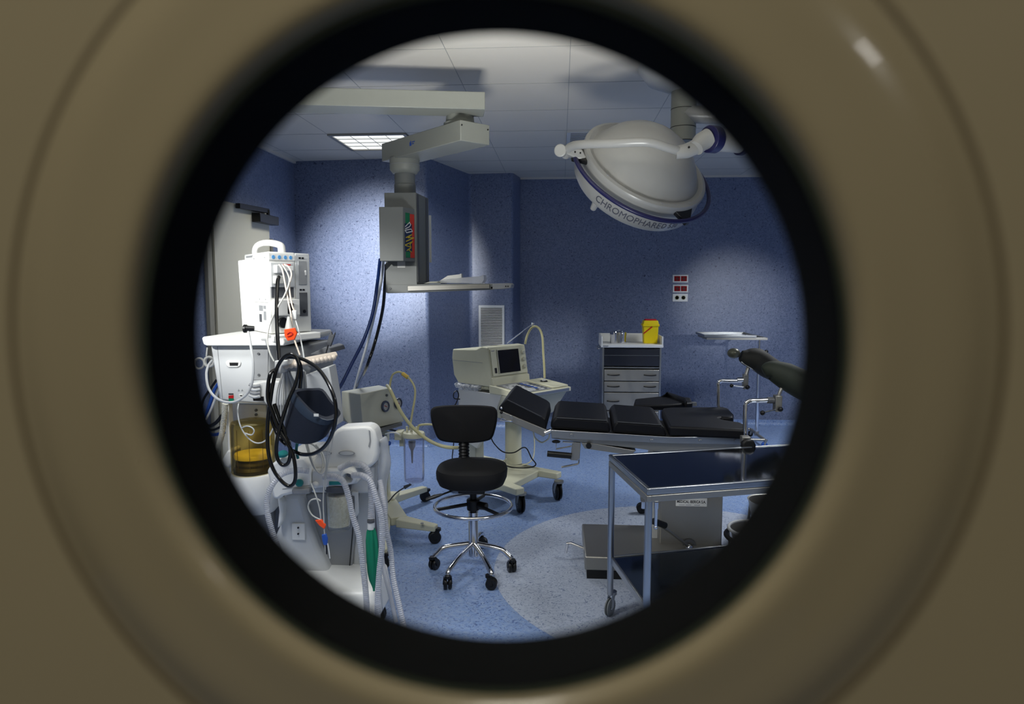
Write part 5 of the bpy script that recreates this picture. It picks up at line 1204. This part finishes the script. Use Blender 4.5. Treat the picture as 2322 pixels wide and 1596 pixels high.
sb('pale_panel', [(690, 850), (745, 830), (757, 900), (764, 965), (700, 965)], Y1-.02, .1, WHITE2, .006)  # plain light grey panel
sb('dark_shelf', [(703, 803), (737, 786), (748, 790), (752, 800), (720, 806)], Y1+.06, .2, GREYD, .004)
# spring clip standing on the shelf
mb = MB(); mb.prism([A(x, y, Y1) for x, y in ((740, 780), (746, 760), (751, 752), (753, 760), (760, 753), (757, 764), (753, 775), (749, 786))], (0, .015, 0)); ck = mb.build('spring_clip', GREYD, None, .002); tag(ck, 'dark spring clip sticking up at the right end of the white hose comb', 'clip')
mb = MB(); mb.tube([A(744, 784, Y1+.005), A(737, 808, Y1-.1)], .003, 6); mb.build('clip_stem', BLK, ck)
# left side: coiled lead, corrugated hose and supply lines
mb = MB(); mb.tube([A(474+12*math.cos(t*.55)*(1-.01*t), 820+11*math.sin(t*.55), Y1+.2+.004*t) for t in range(34)], .006, 8)
mb.tube([A(452+11*math.cos(t*.35), 824+12*math.sin(t*.35), Y1+.22+.001*t) for t in range(19)], .005, 8); mb.tube([A(470, 788, Y1+.2), A(468, 808, Y1+.2)], .004); mb.build('coiled_lead', CABG, am)
def corr(name, pts, r, m, par=None, k=.82, step=.0075, label=None):
    P = spl([A(*p) for p in pts], 10); L = [0]
    for a, b in zip(P[:-1], P[1:]): L.append(L[-1]+(b-a).length)
    n = int(L[-1]/step)*2; Q = []; j = 0
    for i in range(n+1):
        s_ = L[-1]*i/n
        while j < len(L)-2 and L[j+1] < s_: j += 1
        Q.append(P[j].lerp(P[j+1], (s_-L[j])/max(1e-9, L[j+1]-L[j])))
    mb = MB(); mb.tube(Q, r, 14, rings=k); return mb.build(name, m, par, label=label)
corr('scavenging_hose', [(511, 915, Y1-.02), (508, 950, Y1), (503, 985, Y1+.02), (495, 1015, Y1+.05), (488, 1050, Y1+.1), (490, 1100, Y1+.15)], .013, mat('ribbed_hose', lin(206, 204, 190), .5), am, .8)
for i, (m, w_, pts) in enumerate(((BLK, .006, [(492, 860, 3.2), (478, 880, 3.2), (462, 905, 3.2), (457, 930, 3.2), (462, 960, 3.2), (480, 975, 3.2), (505, 965, 3.2)]), (BLUE, .008, [(496, 868, 3.15), (486, 885, 3.15), (478, 910, 3.15), (468, 940, 3.15), (466, 965, 3.18), (480, 985, 3.2), (510, 980, 3.2)]), (WHITE, .006, [(499, 880, 3.1), (490, 900, 3.12), (478, 930, 3.12), (466, 955, 3.12), (460, 975, 3.15)]), (BLK, .009, [(505, 940, 3.14), (490, 958, 3.14), (475, 966, 3.15), (465, 962, 3.15)]))):
    mb = MB(); mb.tube(curve(pts, 7), w_, 8); mb.build('supply_line', m, am)
# grey lead looping across the front of the cabinet
mb = MB(); mb.tube(curve([(563, 750, Y1-.13), (568, 780, Y1-.14), (574, 820, Y1-.15), (573, 860, Y1-.15), (562, 890, Y1-.15), (540, 908, Y1-.15), (515, 912, Y1-.14), (490, 902, Y1-.1), (473, 880, Y1-.05), (468, 850, Y1), (472, 830, Y1+.05), (480, 818, Y1+.1)], 7), .0055, 8); mb.build('front_lead', WHITE2, am)
mb = MB(); mb.cyl(A(557, 745, Y1-.13), A(577, 745, Y1-.12), .014, .011, 14); mb.cyl(A(554, 745, Y1-.13), A(559, 745, Y1-.13), .018, .018, 14); mb.build('lead_plug', BLK, am)
mb = MB(); mb.tube(curve([(541, 915, Y1-.1), (539, 935, Y1-.12), (545, 965, Y1-.13), (560, 990, Y1-.13), (580, 1004, Y1-.13), (600, 1000, Y1-.13), (615, 980, Y1-.13), (625, 950, Y1-.13), (628, 900, Y1-.1)], 7), .003, 6); 
mb.tube(curve([(548, 970, Y1-.13), (560, 966, Y1-.14), (572, 970, Y1-.14), (576, 978, Y1-.14), (570, 986, Y1-.14), (556, 982, Y1-.14)], 6), .003, 6); mb.build('sampling_line', WHITE2, am)

# ============================================================ PATIENT MONITOR ON THE WORKSTATION
Ym = 2.9
pm = thing('patient_monitor', 'white patient monitor with a carry handle, on the tray of the anaesthesia workstation', 'patient monitor', A(640, 760, Ym+.2))
zm1 = A(608, 570, Ym).z; zm0 = A(612, 757, Ym).z
c_n = A(610, 660, Ym); c_l = A(557, 660, Ym+.3); c_r = A(671, 660, Ym+.12); c_r2 = A(704, 660, Ym+.19)
dL = Vector((c_l.x-c_n.x, c_l.y-c_n.y, 0)); dR = Vector((c_r.x-c_n.x, c_r.y-c_n.y, 0))
c_n.z = 0
P4 = [c_n, c_n+dR, c_n+dR+dL, c_n+dL]
mb = MB(); mb.prism([Vector((p.x, p.y, zm0)) for p in P4], (0, 0, zm1-zm0)); case = mb.build('case', WHITE, pm, .006, 3)
dR2 = Vector((c_r2.x-c_r.x, c_r2.y-c_r.y, 0)); b_ = c_n+dR
mb = MB(); mb.prism([b_+Vector((0, 0, zm0)), b_+dR2+Vector((0, 0, zm0)), b_+dR2+dL*.8+Vector((0, 0, zm0)), b_+dL*.8+Vector((0, 0, zm0))], (0, 0, zm1-zm0-.002)); rc = mb.build('module_rack', WHITE2, pm, .004)
# screen half at the back-left
yl = Ym+.31; a_ = c_n+dL; nL = Vector((-dL.y, dL.x, 0)).normalized(); nL = nL if nL.dot(CAM-a_) > 0 else -nL
mb = slab([(539, 591), (558, 588), (562, 743), (549, 741)], Ym+.27, .1); mb.build('screen_unit', WHITE, pm, .004)
# left face cover panel
def on(fo_, fd, fn_, u0, u1, z0_, z1_, th, name, m, par, bev=0):
    mb = MB(); mb.prism([fo_+fd*u0+Vector((0, 0, z0_)), fo_+fd*u1+Vector((0, 0, z0_)), fo_+fd*u1+fn_*th+Vector((0, 0, z0_)), fo_+fd*u0+fn_*th+Vector((0, 0, z0_))], (0, 0, z1_-z0_)); return mb.build(name, m, par, bev)
ZM = lambda f: zm0+(zm1-zm0)*f
nR = Vector((dR.y, -dR.x, 0)).normalized(); nR = nR if nR.y < 0 else -nR
on(c_n, dL, nL, .04, .6, ZM(.38), ZM(.97), .004, 'side_cover', WHITE, case, .001)
for q, z in ((.08, .93), (.52, .93), (.1, .42), (.35, .42)): 
    p = c_n+dL*q+nL*.004+Vector((0, 0, ZM(z))); mb = MB(); mb.cyl(p, p+nL*.002, .003, seg=8); mb.build('screw', GREY, case)
on(c_n, dL, nL, .1, .42, ZM(.12), ZM(.36), .002, 'type_label', LABELW, case)
for i, (a0, a1, z0_, z1_) in enumerate(((.12, .22, .3, .34), (.24, .4, .27, .34), (.12, .22, .16, .27), (.3, .4, .13, .23))): on(c_n, dL, nL, a0, a1, ZM(z0_), ZM(z1_), .0028, 'label_print', GREYD if i == 3 else GREY, case)
on(c_n, dL, nL, .6, .9, ZM(.955), ZM(.975), .002, 'print_strip', GREY, case)
# right face: blue printed strip, connector module, dark slot, round port
on(c_n, dR, nR, .03, .97, ZM(.9), ZM(.97), .003, 'print_strip', WHITE, case)
for q in (.18, .4, .62, .82): 
    p = c_n+dR*q+nR*.003+Vector((0, 0, ZM(.935))); mb = MB(); mb.cyl(p, p+nR*.001, .0085, seg=14); mb.build('blue_dot', SKYB, case)
on(c_n, dR, nR, .05, .92, ZM(.57), ZM(.87), .008, 'connector_module', WHITE2, case, .002)
on(c_n, dR, nR, .08, .9, ZM(.44), ZM(.565), .003, 'dark_slot', GREYD, case)
on(c_n, dR, nR, .08, .98, ZM(.22), ZM(.42), .03, 'gas_module', WHITE, case, .004)
on(c_n, dR, nR, .5, .72, ZM(.24), ZM(.37), .033, 'module_window', BLK, case, .001)
p = c_n+dR*.42+nR*.004+Vector((0, 0, ZM(.13))); mb = MB(); mb.cyl(p, p+nR*.012, .024, seg=24); mb.build('round_port', BLK, case, .002)
on(c_n, dR, nR, .15, .4, ZM(.74), ZM(.84), .03, 'connector', WHITE2, case, .003)
on(c_n, dR, nR, .12, .4, ZM(.61), ZM(.71), .03, 'connector', CABG, case, .003)
on(c_n, dR, nR, .45, .8, ZM(.77), ZM(.83), .025, 'connector', WHITE, case, .002)
on(c_n, dR, nR, .5, .78, ZM(.838), ZM(.852), .01, 'red_mark', RED, case)
for (z0_, z1_, m) in ((.6, .9, GREY), (.2, .5, GREYD)): 
    on(b_, dR2, nR, .2, .75, ZM(z0_), ZM(z1_), .003, 'module_door', m, rc, .001)
on(b_, dR2, nR, .62, .7, ZM(.72), ZM(.78), .006, 'door_catch', WHITE, rc)
for z in (.925, .525):
    for q in (.25, .45): on(b_, dR2, nR, q, q+.14, ZM(z), ZM(z+.02), .002, 'indicator', BLK, rc)
p = b_+dR2*.5+nR*.003+Vector((0, 0, ZM(.26))); mb = MB(); mb.cyl(p, p+nR*.003, .008, seg=12); mb.build('knob', BLK, rc)
# carry handle
hc = c_n+dR*.5+dL*.5; hd = Vector((1, .12, 0)).normalized(); hw = S(31, Ym+.2)
pts = [hc+hd*x*hw+Vector((0, 0, zm1+z)) for x, z in ((-1, -.005), (-.98, .018), (-.8, .036), (-.4, .047), (.1, .049), (.6, .044), (.9, .036), (.96, .02), (.97, -.005))]
mb = MB(); mb.tube(spl(pts, 4), .0125, 12, flat=1.5); mb.build('handle', WHITE, pm)
# tray carrying the monitor
mb = MB(); tz = zm0-.003; pt = [c_n-dL*.1-dR*.1+nR*.02, c_n+dR*1.0-dL*.12+dR2*1.3+nR*.01, c_n+dR+dR2*1.4+dL*.9, c_n+dL*1.1-dR*.1]
mb.prism([Vector((q.x, q.y, tz-.03)) for q in pt], (0, 0, .03)); mb.build('monitor_tray', WHITE, am, .005)
mb = MB(); q = c_n+dR*.6+dL*.4; wt = A(600, 765, Y1).z; mb.lathe([(.05, wt-.03), (.045, tz-.02)], (q.x, q.y, 0)); mb.build('tray_column', GREY, am)

# cables from the monitor down to the combs
def cab_(name, label, pts, r, m, parent=None, seg=8):
    mb = MB(); mb.tube(curve(pts, 7), r, seg); o = mb.build(name, m, parent); 
    if label: tag(o, label, 'cable', 'sensor cables below the monitor' if name == 'sensor_cable' else None)
    return o
cab_('pressure_hose', 'thick black hose dropping straight from the monitor to the coiled black loops', [(632, 628, Ym-.02), (629, 645, Ym-.06), (627, 700, Ym-.1), (629, 760, Ym-.14), (632, 800, Ym-.22), (634, 825, Ym-.27)], .0085, BLKH)
cab_('sensor_cable', 'beige cable from the middle monitor connector down to the orange clip', [(633, 600, Ym+.0), (640, 612, Ym-.03), (646, 640, Ym-.05), (655, 690, Ym-.08), (660, 715, Ym-.1), (665, 760, Ym-.12), (680, 805, Ym-.2)], .0035, BEIGE)
cab_('sensor_cable', 'beige cable from the right monitor connector to the small white joint', [(645, 600, Ym+.0), (654, 605, Ym-.03), (661, 622, Ym-.05), (656, 650, Ym-.06), (662, 690, Ym-.08), (668, 705, Ym-.08)], .0035, BEIGE)
cab_('sensor_cable', 'thin grey cable crossing left under the monitor and down past the tray edge', [(640, 600, Ym+.0), (652, 620, Ym-.03), (656, 640, Ym-.06), (645, 670, Ym-.08), (628, 700, Ym-.1), (612, 735, Ym-.1), (606, 770, Ym-.12), (612, 800, Ym-.15), (622, 820, Ym-.2)], .0035, CABG)
cab_('sensor_cable', 'thin pale cable hanging from the white joint to the right comb', [(668, 720, Ym-.08), (676, 745, Ym-.1), (684, 780, Ym-.12), (690, 815, Ym-.22)], .003, WHITE2)
mb = MB(); p = A(668, 714, Ym-.085); mb.box(p, (.02, .012, .04)); o = mb.build('cable_joint', WHITE2, None, .004); tag(o, 'small rounded white cable junction hanging below the monitor modules', 'cable joint')
o = thing('finger_sensor', 'grey finger sensor with a bright orange square patch under the monitor', 'sensor', A(657, 757, Ym-.12))
mb = MB(); mb.tube([A(655, 718, Ym-.11), A(655, 735, Ym-.115), A(656, 748, Ym-.12)], lambda q: .006+.013*q, 12); mb.build('housing', CABG, o)
mb = MB(); mb.prism([A(x, y, Ym-.145) for x, y in ((644, 747), (668, 743), (673, 756), (667, 770), (652, 773), (645, 762))], (0, .01, 0)); k = mb.build('orange_patch', ORANGE, o, .002)
mb = MB(); mb.tube(curve([(651, 758, Ym-.147), (658, 753, Ym-.147), (664, 757, Ym-.147), (657, 762, Ym-.147), (652, 763, Ym-.147)], 4), .0022, 6); mb.build('patch_mark', RED, k)
# bundled grey leads hanging from the left comb
lb_ = thing('lead_bundle', 'bundle of thin grey leads hanging from the left comb behind the black loops', 'cable bundle', A(650, 900, Y1-.22))
for i in range(11):
    x = 636+i*4.2; mb = MB(); f = (i-5)/5
    mb.tube(curve([(650+f*6, 838, Y1-.22), (650+f*10, 850, Y1-.22-.002*i), (652+f*22, 880, Y1-.225), (653+f*27, 920, Y1-.22-.003*i), (651+f*20, 970, Y1-.22), (650+f*8, 1005, Y1-.21)], 6), .0032, 6); mb.build('lead', [CABG, GREY, WHITE2][i % 3], lb_)
for i in range(6):
    mb = MB(); f = i; mb.tube(curve([(672+f*4, 842, Y1-.15), (674+f*4, 870, Y1-.15), (676+f*4, 905, Y1-.14)], 5), .0035, 6); mb.build('lead', [GREY, CABG][i % 2], lb_)
mb = MB(); mb.tube(curve([(692, 1000, Y1-.2), (700, 1030, Y1-.22), (712, 1060, Y1-.23), (725, 1070, Y1-.23), (732, 1055, Y1-.22), (728, 1030, Y1-.21), (712, 1010, Y1-.2), (700, 1005, Y1-.2)], 6), .0035, 6)
mb.tube(curve([(696, 1000, Y1-.2), (705, 1035, Y1-.225), (716, 1064, Y1-.235), (729, 1074, Y1-.235), (737, 1058, Y1-.22), (732, 1030, Y1-.21), (716, 1008, Y1-.2)], 6), .0035, 6)
o = mb.build('coiled_lead', CABG); tag(o, 'grey lead coiled in a loop below the navy cuff', 'cable')
# blood pressure cuff with its coiled black hose
cf = thing('pressure_cuff', 'navy blood pressure cuff rolled into a tube, hanging in front of the workstation', 'blood pressure cuff', A(710, 1004, Y1-.3))
yc_ = 2.56
oc = [(664, 886, .07), (684, 881, .09), (708, 880, .09), (732, 882, .07), (752, 908, .03), (771, 932, -.02), (766, 943, -.05), (742, 951, -.07), (712, 938, -.06), (690, 918, -.03), (674, 900, .03)]
bc_ = [(648, 955, .06), (670, 950, .1), (700, 950, .1), (728, 955, .08), (744, 964, .04), (748, 974, 0), (738, 990, -.03), (716, 1003, -.05), (688, 1007, -.05), (660, 1000, -.03), (648, 980, .01)]
ro_ = spl([A(x, y, yc_+d) for x, y, d in oc], 3, closed=True); rb_ = spl([A(x, y, yc_+d) for x, y, d in bc_], 3, closed=True)
cen = lambda R: sum(R, Vector())/len(R)
shr = lambda R, k: [cen(R)+(q-cen(R))*k for q in R]
mixr = lambda a, b, t: [p_.lerp(q_, t) for p_, q_ in zip(a, b)]
def shell(rows, name, m):
    n = len(rows[0]); vs = [v for r in rows for v in r]; fs = []
    for i in range(len(rows)):
        i2 = (i+1) % len(rows)
        for k in range(n):
            j = (k+1) % n; fs.append((i*n+k, i*n+j, i2*n+j, i2*n+k))
    mb = MB(); mb.add(vs, fs); return mb.build(name, m, cf)
inn = [mixr(shr(ro_, .84), shr(rb_, .8), t) for t in (0, .35, .7, 1)]
shell([rb_, mixr(rb_, ro_, .35), mixr(rb_, ro_, .7), ro_, shr(ro_, .93)]+inn+[shr(rb_, .93)], 'cuff_wrap', CUFFM)
shell([shr(mixr(ro_, rb_, .24), 1.02), shr(mixr(ro_, rb_, .02), 1.025), shr(mixr(ro_, rb_, .0), .99), shr(mixr(ro_, rb_, .24), .99)], 'cuff_band', mat('navy_trim', lin(34, 46, 62), .55))
p = A(717, 941, yc_-.075); mb = MB(); mb.box(p, (.018, .002, .01)); mb.build('size_mark', LABELW, cf)
def loop(label, pts, r=.0075):
    mb = MB(); mb.tube(curve(pts, 8), r, 10); return mb
lp = thing('coiled_hose', 'glossy black monitor hose hanging in large loops over the left comb', 'hose', A(650, 1095, Y1-.35))
for pts in (
 [(628, 835, 2.62), (612, 850, 2.58), (607, 900, 2.56), (618, 935, 2.56), (634, 975, 2.56), (652, 1005, 2.55), (664, 1030, 2.55), (670, 1065, 2.55), (668, 1092, 2.55), (655, 1102, 2.55), (636, 1088, 2.55), (618, 1060, 2.55), (608, 1020, 2.56), (607, 960, 2.57), (613, 910, 2.57), (619, 870, 2.58), (628, 835, 2.6), (642, 812, 2.6), (660, 803, 2.6), (673, 812, 2.6), (678, 835, 2.59), (670, 870, 2.58), (655, 905, 2.57), (640, 950, 2.56), (628, 1000, 2.55), (628, 1035, 2.55), (640, 1054, 2.55), (654, 1048, 2.55), (658, 1020, 2.55), (650, 990, 2.56), (634, 950, 2.57), (622, 915, 2.57)],
 [(632, 822, 2.63), (655, 810, 2.63), (690, 816, 2.62), (725, 840, 2.58), (752, 885, 2.52), (762, 930, 2.5), (756, 975, 2.5), (738, 1010, 2.52), (712, 1028, 2.54), (685, 1030, 2.56), (664, 1022, 2.58)],
 [(668, 806, 2.6), (680, 825, 2.6), (683, 850, 2.6), (680, 880, 2.6)],
 [(616, 870, 2.6), (610, 890, 2.6), (612, 930, 2.6), (622, 968, 2.6), (636, 995, 2.58), (650, 1008, 2.57)]):
    loop('', pts).build('hose_loop', BLKH, lp)
mb = MB(); mb.tube(curve([(674, 1005, 2.58), (672, 1022, 2.58), (676, 1040, 2.58)], 4), .006, 8); mb.build('teal_connector', TEAL, lp)

# ============================================================ BREATHING CIRCUIT
def hose(label, pts, r=.0125, step=.008):
    o = corr('breathing_hose', pts, r, HOSEW, None, .86, step); tag(o, label, 'breathing hose', 'breathing hoses of the anaesthesia workstation'); return o
hose('white ribbed breathing hose arching left over the pedestal and down out of sight', [(700, 1068, 2.72), (672, 1066, 2.7), (640, 1075, 2.68), (617, 1100, 2.66), (606, 1130, 2.66), (607, 1165, 2.66), (616, 1200, 2.66), (630, 1240, 2.66), (650, 1290, 2.7)])
hose('breathing hose from the left port falling beside the absorber canister', [(735, 1082, 2.66), (757, 1080, 2.64), (778, 1092, 2.62), (790, 1125, 2.62), (800, 1170, 2.62), (815, 1220, 2.62), (824, 1290, 2.62), (830, 1350, 2.63), (834, 1420, 2.64)])
hose('breathing hose from the right port curving down to the right of the green bag', [(800, 1078, 2.64), (822, 1078, 2.62), (840, 1092, 2.61), (853, 1130, 2.6), (866, 1180, 2.6), (866, 1240, 2.6), (860, 1300, 2.6), (856, 1370, 2.6), (858, 1420, 2.6)])
hose('outermost breathing hose, hanging over the blue floor at the right of the workstation', [(862, 1090, 2.72), (870, 1140, 2.66), (876, 1200, 2.64), (886, 1250, 2.64), (892, 1310, 2.62), (905, 1370, 2.6), (918, 1430, 2.58)], .0115)
hose('thinner breathing hose crossing behind, between the two rightmost hoses', [(850, 1110, 2.8), (856, 1160, 2.8), (862, 1220, 2.8), (870, 1290, 2.78), (885, 1350, 2.75), (898, 1410, 2.72)], .0095)
hose('short breathing hose looping over the side box to the green bag', [(770, 1062, 2.68), (800, 1050, 2.66), (825, 1056, 2.65), (838, 1080, 2.65), (842, 1130, 2.65), (841, 1175, 2.65)])
bg = thing('breathing_bag', 'deflated green rubber breathing bag hanging from a white hose', 'breathing bag', A(845, 1338, 2.64))
mb = MB(); yb3 = 2.645
cols = [(1182, 5), (1192, 6), (1205, 10), (1225, 12.5), (1260, 13), (1295, 12), (1315, 9), (1328, 5), (1334, 3), (1340, 2.5)]
rows = []
for y, w_ in cols:
    cx_ = 841+(y-1185)*.045; c = A(cx_, y, yb3); r = []
    for k in range(28):
        t = 2*math.pi*k/28; fold = 1+(.22*math.cos(5*t+.4) if w_ > 6 else 0); r.append(c+Vector((S(w_, yb3)*math.cos(t)*fold, S(w_, yb3)*.7*math.sin(t)*fold, 0)))
    rows.append(r)
stack(rows, 'bag', GREEN, bg, n=28)
mb = MB(); mb.cyl(A(841, 1180, yb3), A(841, 1200, yb3), S(8, yb3), seg=20); mb.build('white_collar', WHITE, bg, .002)
mb = MB(); mb.cyl(A(841, 1178, yb3), A(841, 1184, yb3), S(9, yb3), seg=20); mb.build('grey_ring', GREYD, bg)
# thin monitoring leads with coloured connectors in front of the absorber
o = thing('monitor_leads', 'thin leads with orange and blue connectors dangling in front of the absorber canister', 'cable', A(730, 1260, 2.6))
mb = MB(); mb.tube(curve([(703, 1090, 2.62), (715, 1120, 2.6), (725, 1155, 2.6), (728, 1185, 2.6)], 6), .0028, 6); mb.tube(curve([(726, 1178, 2.6), (708, 1168, 2.6), (699, 1150, 2.6), (704, 1135, 2.6), (718, 1131, 2.6), (727, 1136, 2.6)], 6), .003, 6)
mb.tube(curve([(748, 960, 2.6), (745, 1010, 2.6), (738, 1070, 2.6), (733, 1130, 2.6), (735, 1190, 2.6), (738, 1250, 2.6)], 6), .0024, 6); mb.tube(curve([(760, 960, 2.6), (752, 1010, 2.6), (742, 1060, 2.6), (738, 1110, 2.6)], 6), .002, 6); mb.build('lead', CABG, o)
mb = MB(); mb.prism([A(x, y, 2.595) for x, y in ((714, 1180), (728, 1178), (738, 1192), (735, 1200), (724, 1192))], (0, .012, 0)); mb.build('orange_connector', ORANGE, o, .002)
mb = MB(); mb.prism([A(x, y, 2.595) for x, y in ((729, 1213), (738, 1211), (742, 1222), (741, 1236), (733, 1236), (730, 1224))], (0, .012, 0)); mb.build('blue_connector', BLUE, o, .002)
mb = MB(); mb.tube([A(740, 1236, 2.6), A(741, 1256, 2.6)], .003); mb.build('black_tip', BLK, o)
mb = MB(); mb.tube(curve([(743, 1232, 2.6), (746, 1250, 2.6), (748, 1266, 2.6)], 4), .0022); mb.build('white_tail', WHITE, o)
# supply hoses hanging from the pendant
hb0 = A(866, 590, yb_+.03)
for label, m, r, pts in (('blue gas hose hanging from the pendant, leftmost of three', DBLUE, .0095, [(862, 588, yb_+.03), (856, 640, 3.88), (845, 710, 3.85), (825, 770, 3.8), (800, 820, 3.7), (775, 870, 3.6), (758, 895, 3.5), (744, 902, 3.38)]),
    ('pale hose hanging from the pendant, middle of three', WHITE2, .0085, [(870, 588, yb_+.06), (864, 640, 3.95), (852, 700, 4.05), (838, 760, 4.25), (815, 840, 4.55), (804, 880, 4.68), (790, 930, 4.55), (762, 955, 4.0), (735, 950, 3.4)]),
    ('black hose hanging from the pendant, rightmost of three', BLKH, .0095, [(876, 600, yc+.06), (873, 640, 4.0), (868, 700, 4.05), (852, 770, 4.05), (832, 830, 4.0), (810, 880, 4.7), (800, 935, 4.68), (772, 975, 4.2), (738, 970, 3.4)])):
    mb = MB(); mb.tube(curve(pts, 7), r, 10); o = mb.build('supply_hose', m); tag(o, label, 'gas hose', 'gas hoses hanging from the pendant')
